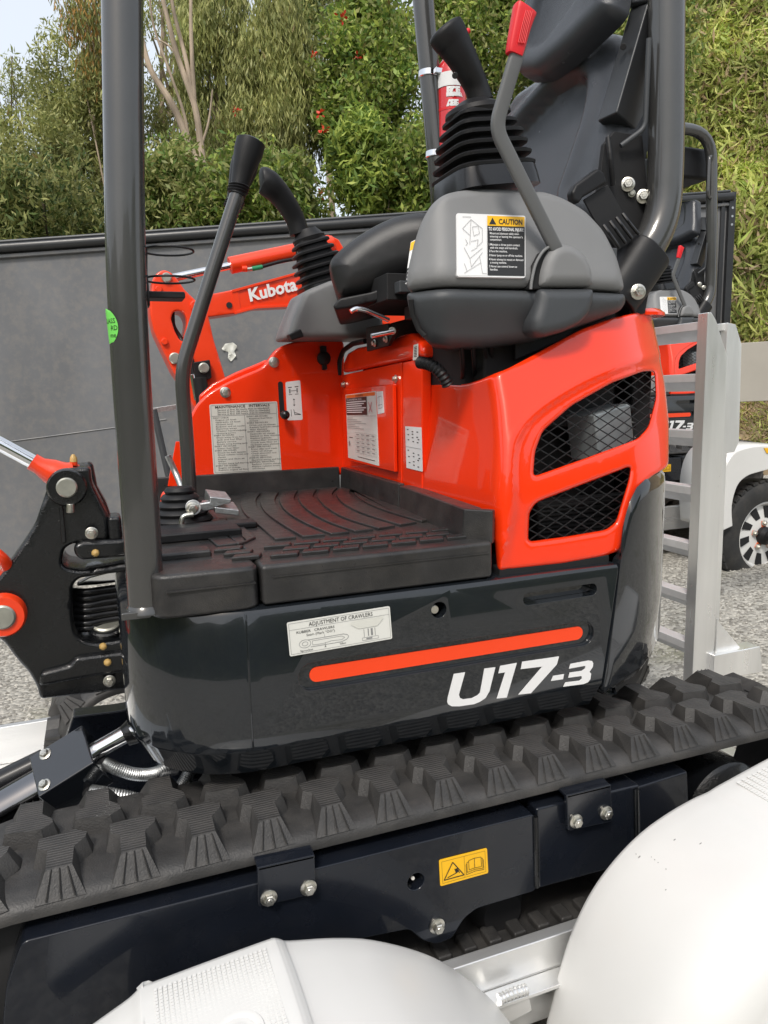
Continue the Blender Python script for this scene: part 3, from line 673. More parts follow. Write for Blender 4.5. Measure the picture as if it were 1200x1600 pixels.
for c in G:
    q = crom([fz(*p) for p in zo(220, 730, 3.53, c)], 6, False)
    # resample to 24
    L = [0]
    for a, b in zip(q[:-1], q[1:]): L.append(L[-1]+(b-a).length)
    Gw.append([Vector([float(np.interp(L[-1]*k/23, L, [p[i] for p in q])) for i in range(3)]) for k in range(24)])
for a, b in zip(Gw[:-1], Gw[1:]):
    l = [p.lerp(q, .08) for p, q in zip(a, b)]; r_ = [p.lerp(q, .86) for p, q in zip(a, b)]
    poly = l+r_[::-1]; poly = [Vector((max(.285, min(.805, p.x)), p.y, ZF-.002)) for p in poly]
    mk('mat_rib', *prism_g(poly, (0, 0, .009)), MAT['matrubber'], mainm, bevel=.0025, seg=2)
def pad(pxs, name='mat_pad', hgt=.008):
    uv = [fz(*p) for p in pxs]; c = sum(uv, Vector())/4
    mk(name, *prism_g([Vector((p.x, p.y, ZF-.002)) for p in uv], (0, 0, hgt+.002)), MAT['matrubber'], mainm, bevel=.003, seg=2)
a0, a1 = fz(415, 867), fz(462, 861); pit = (a1.x-a0.x); wdt = pit*.86
rowsY = [1.512, 1.560, 1.612]
padme = None
for ri, yy in enumerate(rowsY):
    x = a0.x - pit*(.0, .45, .9)[ri]*1.0; k = 0
    while x < .77:
        if x > .285 and x+wdt < .80:
            poly = [(x, yy), (x+wdt, yy-.004), (x+wdt+.012, yy+.026), (x+.012, yy+.030)]
            if padme is None:
                o = mk('mat_pad', *prism_g([(p[0], p[1], ZF-.002) for p in poly], (0, 0, .010)), MAT['matrubber'], mainm, bevel=.003); padme = (o, x, yy)
            else:
                o = padme[0].copy(); COL.objects.link(o); o.location = (x-padme[1], yy-padme[2], 0); OFF[o.name] = OFF[EX.name]
        x += pit; k += 1
for q in ((347, 862), (362, 868), (375, 874)):   # pads in front of the seam
    c = fz(*q); o = padme[0].copy(); COL.objects.link(o); o.location = (c.x-padme[1]-.02, c.y-padme[2]-.01, 0); o.scale = (1, 1, 1)
# pedal pocket and corner mouldings
pad([(318, 838), (345, 834), (372, 852), (340, 856)], 'mat_rib', .006); pad([(328, 815), (350, 812), (388, 848), (372, 853)], 'mat_rib', .006); pad([(352, 812), (365, 812), (400, 842), (382, 850)], 'mat_rib', .006)
bb('mat_step', .075, .20, 1.60, 1.66, ZF-.004, ZF+.014, MAT['matrubber'], EX, bevel=.006)
# upright skirting of the mat
def skirting(a, b, z0, z1, th, lean=.006):
    a = Vector(a); b = Vector(b); d = (b-a).normalized(); nn = Vector((-d.y, d.x, 0))
    poly = [a+Vector((0, 0, z0-a.z)), b+Vector((0, 0, z0-b.z)), b+nn*lean+Vector((0, 0, z1-b.z)), a+nn*lean+Vector((0, 0, z1-a.z))]
    return mk('mat_skirting', *prism_g(poly, nn*th), MAT['matrubber'], mainm, bevel=.004, seg=2)
ZS = 1.436
skirting((.285, 2.625, ZF), (.815, 2.625, ZF), ZF-.01, ZS, .02)
skirting((.08, 2.625, ZF), (.282, 2.625, ZF), ZF-.01, ZS, .02)
skirting((.812, 2.62, ZF), (.803, 2.02, ZF), ZF-.01, ZS, .02)
skirting((.802, 2.012, ZF), (.765, 1.52, ZF), ZF-.01, ZS-.004, .045)
skirting((.764, 1.516, ZF), (.812, 1.462, ZF), ZF-.008, ZS-.004, .02)

# ------------------------------------------------------------- operator's station
NC = Vector((-math.sin(rad(28)), -math.cos(rad(28)), 0)); PC = Pl((.72, 1.54, 0), NC)
n2 = Vector((-.86, -.51, 0)).normalized(); p2 = Vector((.725, 1.545, 0))
def con_h(bot, top, yb0=0.):
    def f(u, v):
        h = np.zeros_like(u)
        for _ in range(5):
            x = PC.O.x+PC.U.x*u+NC.x*h; y0 = PC.O.y+PC.U.y*u; x0 = PC.O.x+PC.U.x*u
            Yn = 1.540 + .30*np.clip(v-1.97, 0, 1) + .05*sstep(1.93, 1.80, v) + .55*np.clip(x-1.05, 0, 1)**2 + yb0
            h1 = (Yn-y0)/NC.y
            pz = p2 + Vector((0, 0, 0)); sl = .22*np.clip(v-1.97, 0, 1)+.035*sstep(1.93, 1.80, v)
            h2 = -((x0-pz.x-sl*.8)*n2.x+(y0-pz.y-sl)*n2.y)/(n2.dot(NC))
            h = smin(h1, h2, .03)
        return h
    return f
CU = [(633, 453), (636, 420), (645, 380), (656, 346), (670, 320), (688, 303), (712, 295), (760, 291), (850, 296), (880, 306), (915, 326), (945, 358), (966, 400), (979, 454)]
CL = [(633, 456), (979, 457), (981, 470), (972, 484), (930, 500), (880, 518), (830, 533), (760, 541), (700, 541), (668, 535), (650, 515), (638, 485)]
relief('left_console', PC, CU, MAT['grey'], EX, t=.22, r=.022, h=con_h(0, 0), step=.014, spline=0, fr=.02)
relief('left_console_base', PC, CL, MAT['greydark'], EX, t=.22, r=.028, h=con_h(0, 0, -.002), step=.013, fr=.012)
bb('console_core', .80, 1.25, 1.60, 1.80, 1.90, 2.05, MAT['greydark'], EX)
# recessed slot at the console's front edge
sl_ = [Vector(PC.w(*pmap(PC, [q], con_h(0, 0))[0], float(con_h(0, 0)(*[np.array([c]) for c in pmap(PC, [q], con_h(0, 0))[0]])[0])+.001)) for q in ((642, 468), (644, 490), (654, 515), (664, 525))]
sweep('console_slot', sl_, .006, MAT['dark'], EX, ry=.003, seg=10)
PK = YP(1.528)
bk = lambda u, v: .012*np.ones_like(u)
pprism('lever_slit', YP(1.537), [(826, 452), (832, 415), (845, 395), (858, 388), (862, 452)], .05, MAT['dark'], EX, bevel=.004)
pts = [YP(1.53).w(*YP(1.53).px(*p), .001) for p in ((829, 452), (830, 440), (836, 412), (848, 392), (860, 384))]
tube('slit_rim', pts, .0035, MAT['grey'], EX, fr=.03, seg=8)
relief('lever_cover', PK, [(848, 447), (850, 425), (857, 400), (867, 384), (882, 377), (900, 381), (918, 394), (930, 416), (934, 447)], MAT['grey'], EX, t=.06, r=.026, h=bk, fr=.012, step=.010)
relief('lever_cover_base', PK, [(848, 449), (934, 449), (933, 468), (926, 490), (910, 507), (886, 518), (852, 527), (838, 519), (836, 500), (843, 475)], MAT['greydark'], EX, t=.06, r=.026, h=bk, fr=.012, step=.010)
# safety lock lever with red grip
lv = [P(812, 70, Y=1.47), P(803, 100, Y=1.475), P(774, 200, Y=1.50), P(866, 384, Y=1.530), P(872, 396, Y=1.535)]
sweep('lock_lever', fil3(lv, .03, 8), .0155, MAT['levergrey'], EX, ry=.009, ex=4, seg=16, up=(0, 1, 0))
gp = [P(803, 86, Y=1.473), P(806, 72, Y=1.472), P(812, 45, Y=1.470), P(818, 22, Y=1.469), P(821, 13, Y=1.469)]
rgp = sweep('lever_grip', crom(gp, 3, False), list(np.interp(np.linspace(0, 1, 13), [0, .1, .5, .9, 1], [.0165, .018, .021, .0255, .019])), MAT['redgrip'], EX, ry=list(np.interp(np.linspace(0, 1, 13), [0, .9, 1], [.012, .016, .011])), ex=4.5, seg=20, up=(0, 1, 0))
for k in range(5):
    o_ = -.004+k*.0042
    a = [Vector(p)+Vector((o_*.9, -.0155-.002*0, 0)) for p in gp[1:4]]; sweep('grip_rib', a, .0012, MAT['redgrip'], rgp, seg=6)

def boot(base, top, sizes, n, parent, m, up=(0, 1, 0), asp=1.0, ex=5):
    """bellows: stacked flanges with undercuts"""
    base, top = Vector(base), Vector(top); vs = []; P_ = []; R = []
    for i in range(n):
        t0 = i/n; s0 = float(np.interp(t0, [0, .5, 1], sizes)); s1 = float(np.interp((i+.6)/n, [0, .5, 1], sizes))
        for dt, k in ((0., .84), (.06, 1.0), (.30, 1.02), (.46, .97), (.62, .80), (.95, .78)):
            P_.append(base.lerp(top, (i+dt)/n)); R.append(s0*(1-dt)*k+s1*dt*k)
    return sweep('joystick_boot', P_, R, m, parent, ry=[r*asp for r in R], ex=ex, seg=32, up=up, smooth=40)
# near joystick
B, T = P(756, 292, Y=1.70), P(742, 172, Y=1.70)
ax_ = (T-B).normalized()
lathe_pts = [B-ax_*.02, B+ax_*.005, B+ax_*.03]
sweep('boot_base', lathe_pts, [.112, .109, .104], MAT['blackgloss'], EX, ex=5, seg=32, up=(0, 1, 0))
boot(B+ax_*.025, T, [.106, .090, .060], 6, EX, MAT['boot'])
lathe('grip_collar', T-ax_*.012, ax_, [(.045, -.02), (.068, -.012), (.074, .0), (.072, .010), (.05, .022), (.036, .03)], MAT['boot'], EX, seg=28)
gpts = crom([P(752, 160, Y=1.70), P(744, 135, Y=1.70), P(731, 108, Y=1.69), P(717, 82, Y=1.68), P(705, 62, Y=1.675), P(697, 50, Y=1.67), P(692, 42, Y=1.67)], 5, False)
tt = np.linspace(0, 1, len(gpts))
sweep('joystick_grip', gpts, list(np.interp(tt, [0, .2, .45, .7, .88, .96, 1], [.030, .030, .036, .045, .046, .036, .015])), MAT['blackp'], EX, ry=list(np.interp(tt, [0, .2, .5, .75, .9, .97, 1], [.028, .028, .031, .035, .034, .026, .010])), seg=28, up=(0, 1, 0), smooth=60)
cyl('grip_screw', P(711, 118, Y=1.655), P(711, 118, Y=1.645), .007, MAT['blackgloss'], EX)
cyl('grip_trigger', P(727, 52, Y=1.68), P(733, 47, Y=1.68), .006, MAT['redgrip'], EX)
# labels on the console
YL = Pl((0, 1.540, 1.97), (0, -1, .30))
ci = [('r', .02, .02, .425, .98, 'stickerw'), ('r', .435, .025, .985, .185, 'yellow'), ('r', .435, .19, .985, .975, 'ink'),
      ('p', [(.46, .165), (.51, .055), (.565, .165)], 'ink'), ('r', .506, .085, .518, .135, 'yellow'), ('t', 'CAUTION', .60, .155, .085, .35, 'ink', .03),
      ('t', 'TO AVOID PERSONAL INJURY:', .45, .265, .055, .52, 'inkwhite', .022)]
for y_, s_, x_ in ((.325, 'Mount and dismount safely when', .47), (.375, "entering or leaving the operator's", .47), (.425, 'compartment.', .47), (.505, '1.Maintain a three point contact', .455), (.555, 'with the steps and handrails.', .47), (.61, '2.Face the machine.', .455), (.675, '3.Never jump on or off the machine.', .455), (.74, '4.Never attempt to mount or dismount', .455), (.79, 'a moving machine.', .47), (.85, '5.Never use control levers as', .455), (.90, 'handles.', .47)):
    ci.append(('t', s_, x_, y_, .036, min(.0142*len(s_), .985-x_-.01), 'inkwhite', .006))
ci += [('l', q, .0009, 'inkgrey') for q in ([(.08, .25), (.20, .10), (.36, .24), (.36, .45), (.30, .52)], [(.20, .10), (.18, .50)], [(.08, .25), (.18, .35)], [(.10, .55), (.18, .72), (.20, .85)], [(.18, .72), (.36, .55)], [(.2, .85), (.36, .62)], [(.22, .22), (.30, .20), (.32, .32), (.24, .36), (.22, .22)], [(.20, .45), (.30, .42), (.28, .55), (.2, .6)], [(.1, .8), (.14, .92)], [(.32, .68), (.36, .95), (.42, .95)], [(.1, .95), (.34, .78)], [(.12, .42), (.15, .48), (.12, .52)], [(.08, .06), (.2, .06)])]
label('caution_label', YL, [(713, 333), (821, 337), (821, 434), (714, 432)], EX, MAT['stickerw'], ci, h=.003, r=.006, t=.006, lab='black, white and yellow CAUTION sticker')
PF = Pl(P(648, 410, Y=1.655)+Vector(n2)*0, (n2.x, n2.y, .42))
label('caution_label', PF, [(642, 378), (665, 367), (654, 432), (633, 444)], EX, MAT['stickerw'], [('r', .02, .02, .98, .22, 'yellow'), ('t', 'CAUTION', .25, .19, .10, .65, 'ink'), ('r', .02, .64, .98, .98, 'ink'), ('l', [(.3, .3), (.4, .5), (.35, .6)], .002, 'inkgrey'), ('l', [(.6, .28), (.62, .5), (.7, .6)], .002, 'inkgrey'), ('r', .1, .70, .9, .74, 'inkwhite'), ('r', .1, .80, .85, .84, 'inkwhite'), ('r', .1, .89, .6, .93, 'inkwhite')], h=.010, r=.002, t=.02, lab='small yellow-topped caution sticker on the console front')

# seat
NS = Pl((.85, 1.95, 0), (-.33, -.94, 0))
relief('seat_cushion', NS, [(512, 412), (516, 398), (532, 382), (560, 360), (595, 340), (625, 328), (655, 323), (700, 325), (700, 440), (640, 432), (600, 448), (560, 462), (528, 464), (518, 440)], MAT['vinyldark'], EX, t=.46, r=.065, fr=.03, step=.02)
relief('seat_flange', Pl((.85, 1.94, 0), (-.33, -.94, 0)), [(520, 478), (530, 466), (580, 456), (640, 432), (660, 428), (660, 440), (640, 446), (590, 470), (545, 481), (524, 484)], MAT['blackp'], EX, t=.45, r=.006, fr=.01)
bb('seat_slide', .74, 1.2, 1.90, 2.28, 1.95, 2.02, MAT['dark'], EX)
bb('seat_slide', .80, 1.2, 1.88, 1.93, 1.90, 1.935, MAT['blackp'], EX); bb('slide_block', .76, .79, 1.86, 1.90, 1.965, 1.995, MAT['greydark'], EX)
tube('slide_handle', [P(548, 487, Y=1.80), P(556, 482, Y=1.80), P(570, 484, Y=1.80), P(607, 500, Y=1.82)], .006, MAT['chrome'], EX, fr=.012)
tube('slide_handle', [P(580, 525, Y=1.85), P(615, 518, Y=1.85)], .006, MAT['chrome'], EX)
pprism('hinge_bracket', XP(.80), [(572, 512), (606, 505), (607, 512), (618, 514), (606, 540), (573, 549)], .012, MAT['blackp'], EX, bevel=.002)
bolt(EX, XP(.795).w(*XP(.795).px(585, 536)), (-1, 0, 0), .008, MAT['zinc']); bolt(EX, XP(.795).w(*XP(.795).px(603, 530)), (-1, 0, 0), .007, MAT['zinc'])
cyl('hinge_pin', XP(.795).w(*XP(.795).px(613, 517)), XP(.785).w(*XP(.785).px(613, 517)), .011, MAT['pin'], EX)
PB = Pl(P(880, 200, Y=2.0), (-.965, -.05, .26))
backo = [(770, 330), (770, 200), (800, 140), (840, 112), (880, 84), (920, 52), (938, 40), (956, 44), (968, 62), (972, 90), (968, 140), (958, 200), (945, 250), (930, 300), (910, 345)]
pan = [tuple(p) for p in crom(pmap(PB, [(770, 330), (775, 240), (800, 205), (840, 160), (868, 132), (895, 118), (910, 118), (918, 132), (912, 180), (893, 240), (872, 300), (858, 340)]), 3)]
def back_h(u, v):
    s_ = sdf(np.stack([u, v], 1), pan); return -.034*(1-sstep(-.03, .012, s_)) - .012*np.exp(-((s_+.012)/.006)**2) + .018*np.exp(-((s_-.03)/.03)**2)
relief('seat_back', PB, backo, MAT['vinyl'], EX, t=.13, r=.055, h=back_h, fr=.04, step=.014)
PHd = Pl(P(870, 50, Y=2.0)+Vector((-.02, 0, 0)), (-.965, -.05, .26))
heado = [(798, 112), (803, 50), (812, 0), (830, -60), (955, -160), (951, -40), (945, 0), (936, 14), (915, 36), (872, 78), (848, 98), (830, 110)]
pan2 = [tuple(p) for p in crom(pmap(PHd, [(818, 70), (832, 20), (850, -40), (910, -110), (908, -30), (895, 0), (866, 40), (842, 68)]), 3)]
relief('head_rest', PHd, heado, MAT['vinyl'], EX, t=.085, r=.045, h=lambda u, v: -.016*(1-sstep(-.02, .01, sdf(np.stack([u, v], 1), pan2))), fr=.03, step=.015)
# control box behind the seat, brackets, belt
A = [P(933, 190, Y=1.80), P(985, 12, Y=1.80), P(1013, 3, Y=1.72), P(963, 176, Y=1.72)]
mk('control_box', A+[p+Vector((.14, .06, -.03)) for p in A], [(0, 1, 2, 3), (4, 7, 6, 5), (0, 3, 7, 4), (3, 2, 6, 7), (2, 1, 5, 6), (1, 0, 4, 5)], MAT['boxblack'], EX, bevel=.006)
A = [P(978, 8, Y=1.80), P(990, -60, Y=1.80), P(1030, -70, Y=1.72), P(1010, 0, Y=1.72)]
mk('box_lid', A+[p+Vector((.16, .06, -.03)) for p in A], [(0, 1, 2, 3), (4, 7, 6, 5), (0, 3, 7, 4), (3, 2, 6, 7), (2, 1, 5, 6), (1, 0, 4, 5)], MAT['greydark'], EX, bevel=.006)
cyl('lock_button', P(974, 73, Y=1.755), P(974, 73, Y=1.74), .008, MAT['dark'], EX)
tube('gas_strut', [P(1014, 60, Y=1.68), P(1008, 200, Y=1.70), P(970, 228, Y=1.72)], .007, MAT['greydark'], EX, fr=.02)
pprism('seat_mount_plate', YP(1.735), [(944, 225), (960, 205), (1004, 212), (1012, 300), (1012, 380), (970, 400), (940, 370), (935, 300)], .015, MAT['dark'], EX)
bolt(EX, P(981, 288, Y=1.728), (-.5, -.85, 0), .013, MAT['zinc']); bolt(EX, P(1005, 307, Y=1.726), (-.5, -.85, 0), .013, MAT['zinc']); bolt(EX, P(987, 302, Y=1.73), (-.5, -.85, 0), .007, MAT['pin'])
pprism('belt_buckle', YP(1.66), [(894, 300), (900, 288), (935, 262), (945, 268), (950, 285), (912, 308), (906, 318), (897, 314)], .03, MAT['blackp'], EX, bevel=.008, seg=3)
pprism('belt_strap', YP(1.675), [(912, 312), (950, 288), (975, 335), (992, 375), (965, 392), (930, 345)], .006, MAT['dark'], EX, bevel=.002)
for k in range(4):
    a = P(943+k*10, 352-k*6, Y=1.66); tube('belt_guard_rib', [a, P(953+k*10, 366-k*6, Y=1.645), P(967+k*10, 386-k*7, Y=1.66)], .0045, MAT['blackgloss'], EX, fr=.02, seg=8)
tube('cable', crom([P(950, 215, Y=1.72), P(954, 250, Y=1.71), P(958, 290, Y=1.72)], 4, False), .007, MAT['blackp'], EX, fr=.001)
# canopy posts
tube('canopy_post', [P(229, 948, Y=1.52), P(222, 830, Y=1.52), P(203, 560, Y=1.52), P(196, 400, Y=1.52), P(190, -100, Y=1.52), Vector((.10, 1.52, 3.44))], .0362, MAT['post'], EX, fr=[0, .1, .25, .1, .1, 0], seg=32)
bb('post_foot', .004, .060, 1.482, 1.58, 1.2745, 1.290, MAT['post'], EX, bevel=.003); lathe('foot_weld', P(229, 948, Y=1.52)+Vector((0, 0, -.004)), (0, 0, 1), [(.044, -.004), (.042, .005), (.037, .012)], MAT['post'], EX)
rp = [Vector((.9, 1.70, 3.50)), Vector((1.42, 1.70, 3.50)), P(1041, 0, Y=1.70), P(1041, 240, Y=1.70), P(1036, 350, Y=1.70), P(985, 428, Y=1.70)]
tube('canopy_post', rp, .047, MAT['post'], EX, fr=[0, .25, .1, .2, .22, 0], seg=32)
rp = rp[1:]; d_ = (rp[4]-rp[3]).normalized(); s0 = rp[4]-d_*.075
mk('post_socket', *sweep_g([s0, rp[4]+d_*.10], [.068, .064], ex=2.6, seg=32, up=(0, 1, 0)), MAT['blackp'], EX, bevel=.006)
pprism('socket_bracket', YP(1.66), [(980, 470), (1010, 440), (1040, 400), (1015, 452), (1008, 490), (985, 492)], .05, MAT['blackp'], EX)
bolt(EX, P(997, 456, Y=1.63), (-.3, -.9, 0), .014, MAT['zinc'])
mk('hood_cap', *lathe_g(P(995, 496, Y=1.74), (0, 0, 1), [(.075, 0), (.075, .008), (.062, .018), (.055, .02)], 28), MAT['red'], EX)
fp_ = [Vector((1.19, 2.75, 3.44)), P(656, -100, Y=2.75), P(661, 0, Y=2.75), P(688, 300, Y=2.75), P(700, 470, Y=2.75)]
tube('canopy_post', fp_, .040, MAT['post'], EX, fr=.2, seg=28)
for yy, xx in ((118, 671), (243, 682)):
    c = P(xx, yy, Y=2.75); lathe('hose_clamp', c-Vector((0, 0, .012)), (.05, 0, 1), [(.0405, 0), (.0435, .002), (.0435, .022), (.0405, .024)], MAT['chrome'], EX, seg=28)
    box('clamp_screw', c+Vector((.02, -.047, 0)), .02, .008, .01, MAT['chrome'], EX)
# green round sticker wrapped round the front post
cs = P(191, 512, Y=1.52); mbs = MB(); rr = .0369; nph = 10; cc0 = Vector((P(200, 512, Y=1.52)))
vsx = []; fsx = []
for i in range(13):
    for j in range(13):
        du = -1+2*i/12; dv = -1+2*j/12; q = math.sqrt(max(0, 1-dv*dv))*du*.032
        ph = rad(190)+q/rr; z = cc0.z+dv*.034; axp = cc0+Vector((-.035*(z-cc0.z), 0, 0))
        vsx.append((axp.x+rr*math.cos(ph)-.0, 1.52+rr*math.sin(ph), z))
for i in range(12):
    for j in range(12): fsx.append((i*13+j, (i+1)*13+j, (i+1)*13+j+1, i*13+j+1))
gs = mk('round_sticker', vsx, fsx, MAT['limegreen'], EX); gs['label'] = 'round lime green sticker on the front canopy post'
def wraptext(s_, z, ph0, size):
    v_, f_ = join_text(s_, size, .0); return [(cc0.x-.035*(z-cc0.z)+(rr+.0006)*math.cos(ph0+a/rr), 1.52+(rr+.0006)*math.sin(ph0+a/rr), z+b) for a, b in v_], f_
mb = MB()
for s_, dz, ph in (('GLASS', .006, 178), ('RD', -.007, 212), ('me.', -.020, 206)): mb.add(*wraptext(s_, cc0.z+dz, rad(ph), .0125))
mb.build('sticker_print', MAT['ink'], gs, smooth=0)
# wire cup holder clipped to the front post
ch = P(264, 437, Y=1.58)
for yy, dz in ((437, 0), (392, 0)):
    c = P(264 if yy > 400 else 262, yy, Y=1.58); pts = [c+Vector((.050*math.cos(a/16*math.pi), .050*math.sin(a/16*math.pi), 0)) for a in range(33)]
    sweep('cup_holder_ring', pts, .0022, MAT['blackp'], EX, seg=8, cap=False)
bb('cup_holder_tray', P(228, 462, Y=1.58).x, P(287, 462, Y=1.58).x, 1.55, 1.61, P(250, 466, Y=1.58).z-.003, P(250, 458, Y=1.58).z, MAT['blackp'], EX)
tube('cup_holder_wire', [P(228, 386, Y=1.56), P(228, 470, Y=1.56)], .003, MAT['blackp'], EX)
bb('cup_holder_clip', P(226, 440, Y=1.55).x, P(231, 440, Y=1.55).x, 1.53, 1.57, P(226, 480, Y=1.55).z, P(226, 430, Y=1.55).z, MAT['blackp'], EX)
# travel levers
def lever(dy, dx, nm):
    pts = [P(297, 786, Y=2.2), P(293, 700, Y=2.2), P(283, 580, Y=2.2), P(330, 430, Y=2.2), P(372, 300, Y=2.2)]
    pts = [p+Vector((dx, dy, 0)) for p in pts]
    sweep('travel_lever', fil3(pts, [0, .1, .06, .1, 0]), .0205, MAT['post'], EX, seg=20)
    g_ = [p+Vector((dx, dy, 0)) for p in (P(370, 304, Y=2.2), P(374, 290, Y=2.2), P(380, 265, Y=2.2), P(388, 238, Y=2.2), P(392, 222, Y=2.2), P(393, 218, Y=2.2))]
    sweep('lever_handle', g_, [.025, .025, .031, .041, .041, .027], MAT['blackp'], EX, seg=24, smooth=60)
    for k in range(3):
        c = P(371+k*1.5, 299-k*4, Y=2.2)+Vector((dx, dy, 0)); lathe('handle_ring', c, (.2, 0, 1), [(.027, -.003), (.030, 0), (.027, .003)], MAT['blackp'], EX)
lever(0, 0, 0); lever(.17, .016, 1)
# folding pedal and its boots
Y0 = 2.05
def pz(x, y, Y=Y0): return P(x, y, Y=Y)
pe = [pz(318, 800), pz(322, 780), pz(352, 782), pz(374, 790), pz(374, 805), pz(330, 806)]
mk('pedal_plate', *prism_g([pz(335, 792), pz(374, 797), pz(374, 806), pz(336, 802)], (.0, .09, .012)), MAT['galv'], EX, bevel=.003)
mk('pedal_plate', *prism_g([pz(328, 776), pz(362, 780), pz(361, 786), pz(336, 793), pz(327, 792)], (0, .10, .010)), MAT['galv'], EX, bevel=.003)
mk('pedal_arm', *prism_g([pz(292, 790), pz(320, 785), pz(334, 783), pz(336, 796), pz(318, 800), pz(294, 802)], (0, .05, 0)), MAT['galv'], EX, bevel=.005)
cyl('pedal_pivot', pz(302, 793, Y0-.05), pz(302, 793, Y0+.08), .021, MAT['galv'], EX)
bolt(EX, pz(301, 795, Y0-.05), (0, -1, 0), .012, MAT['zinc'])
tube('pedal_hook', [pz(302, 804, 1.98), pz(286, 806, 1.98), pz(283, 818, 1.98), pz(284, 840, 1.98)], .007, MAT['zinc'], EX, fr=.02)
pb_ = P(285, 818, Z=ZF); 
prof = []
for k in range(5): r_ = .082-.011*k; prof += [(r_, .002+k*.020), (r_+.004, .010+k*.020), (r_-.003, .019+k*.020)]
lathe('pedal_boot', (pb_.x, pb_.y+.02, ZF), (0, 0, 1), prof, MAT['boot'], EX, seg=32)
bb('pedal_frame', .08, .36, pb_.y-.17, pb_.y-.10, ZF, ZF+.016, MAT['blackp'], EX, bevel=.005); bb('pedal_frame', .06, .30, pb_.y-.28, pb_.y-.20, ZF, ZF+.022, MAT['blackp'], EX, bevel=.005)
tube('pedal_guard', [pz(258, 800, 2.3), pz(256, 770, 2.3), pz(281, 767, 2.3), pz(283, 782, 2.3)], .012, MAT['orange'], EX, fr=.03)
# far console with its joystick
relief('right_console', YP(2.48), [(449, 528), (456, 505), (470, 470), (476, 455), (500, 444), (520, 436), (600, 430), (600, 528)], MAT['grey'], EX, t=.20, r=.02, fr=.02, step=.02)
pprism('console_latch', YP(2.46), [(452, 522), (470, 513), (476, 526), (456, 532)], .05, MAT['blackp'], EX, bevel=.005)
B, T = P(507, 452, Y=2.58), P(482, 372, Y=2.58); ax_ = (T-B).normalized()
sweep('boot_base', [B-ax_*.03, B+ax_*.02], [.090, .086], MAT['blackgloss'], EX, ex=5, seg=32, up=(0, 1, 0))
boot(B+ax_*.015, T, [.083, .076, .054], 6, EX, MAT['boot'])
lathe('grip_collar', T-ax_*.0, ax_, [(.04, -.02), (.056, -.012), (.058, .0), (.043, .018), (.036, .028)], MAT['boot'], EX, seg=28)
gpts = crom([P(468, 366, Y=2.58), P(462, 345, Y=2.58), P(450, 322, Y=2.57), P(436, 303, Y=2.56), P(423, 290, Y=2.55), P(412, 282, Y=2.55), P(407, 281, Y=2.55)], 5, False)
tt = np.linspace(0, 1, len(gpts))
sweep('joystick_grip', gpts, list(np.interp(tt, [0, .2, .45, .7, .88, .96, 1], [.034, .034, .038, .044, .042, .033, .015])), MAT['blackp'], EX, ry=list(np.interp(tt, [0, .2, .5, .75, .9, .97, 1], [.03, .03, .034, .038, .035, .026, .010])), seg=28, up=(0, 1, 0), smooth=60)

# box under the roll bar high above the seat, and a grab handle on the rear post
bb('work_light_box', 1.12, 1.50, 1.78, 2.25, 3.14, 3.40, MAT['blackp'], EX, bevel=.03, seg=3)
tube('grab_handle', [Vector((1.46, 1.70, 2.96)), Vector((1.36, 1.66, 2.96)), Vector((1.36, 1.66, 3.30)), Vector((1.46, 1.70, 3.30))], .014, MAT['post'], EX, fr=.05)

# ------------------------------------------------------------- undercarriage and front linkage
ZB0, RT, X0T, X1T, BW = .83, .22, -.22, 1.62, .33       # top of belt, loop radius, idler and sprocket, belt width
def loop(s):
    """point and tangent angle on the outside of the belt at distance s"""
    L = X1T-X0T; a = math.pi*RT; s %= (2*L+2*a); zc = ZB0-RT
    if s < L: return X0T+s, ZB0, 0.
    s -= L
    if s < a: t = s/RT; return X1T+RT*math.sin(t), zc+RT*math.cos(t), t
    s -= a
    if s < L: return X1T-s, zc-RT, math.pi
    s -= L; t = s/RT; return X0T-RT*math.sin(t), zc-RT*math.cos(t), math.pi+t
LOOP = 2*(X1T-X0T)+2*math.pi*RT
def lugmesh():
    top = [(-.036, .142), (.020, .152), (.038, .134), (.036, .118), (.019, .092), (.018, .034), (-.020, .032), (-.021, .096), (-.036, .110)]
    bot = [(-.044, .150), (.026, .161), (.047, .139), (.046, .108), (.027, .084), (.036, .002), (-.038, .000), (-.029, .086), (-.045, .100)]
    n = len(top); vs = [(x, y, -.004) for x, y in bot]+[(x, y, .033) for x, y in top]
    for x, y in ((5, 4), ): pass
    vs = [(x, y, -.004 if not (i in (5, 6)) else -.012) for i, (x, y) in enumerate(bot)]+[(x, y, .033) for x, y in top]
    fs = [tuple(range(n-1, -1, -1)), tuple(range(n, 2*n))]+[(i, (i+1) % n, (i+1) % n+n, i+n) for i in range(n)]
    for dx in (-.018, 0, .018):   # three moulded ribs on the outer flank
        a = len(vs); x1 = dx*.65; x2 = dx*1.15
        vs += [(x1-.0012, .031, .031), (x1+.0012, .031, .031), (x2+.0015, -.001, -.008), (x2-.0015, -.001, -.008)]
        vs += [(x1, .030, .0350), (x2, -.003, -.006)]
        fs += [(a, a+4, a+5, a+3), (a+4, a+1, a+2, a+5), (a, a+1, a+4), (a+3, a+5, a+2)]
    vs = [(x*1.18, y, z) for x, y, z in vs]
    me = bpy.data.meshes.new('track_lug'); me.from_pydata(vs, [], fs); me.update()
    me.materials.append(MAT['rubber']); me.materials.append(MAT['lugtop']); me.polygons[1].material_index = 1
    b = bmesh.new(); b.from_mesh(me); bmesh.ops.recalc_face_normals(b, faces=b.faces); b.to_mesh(me); b.free(); return me
LUG = lugmesh()
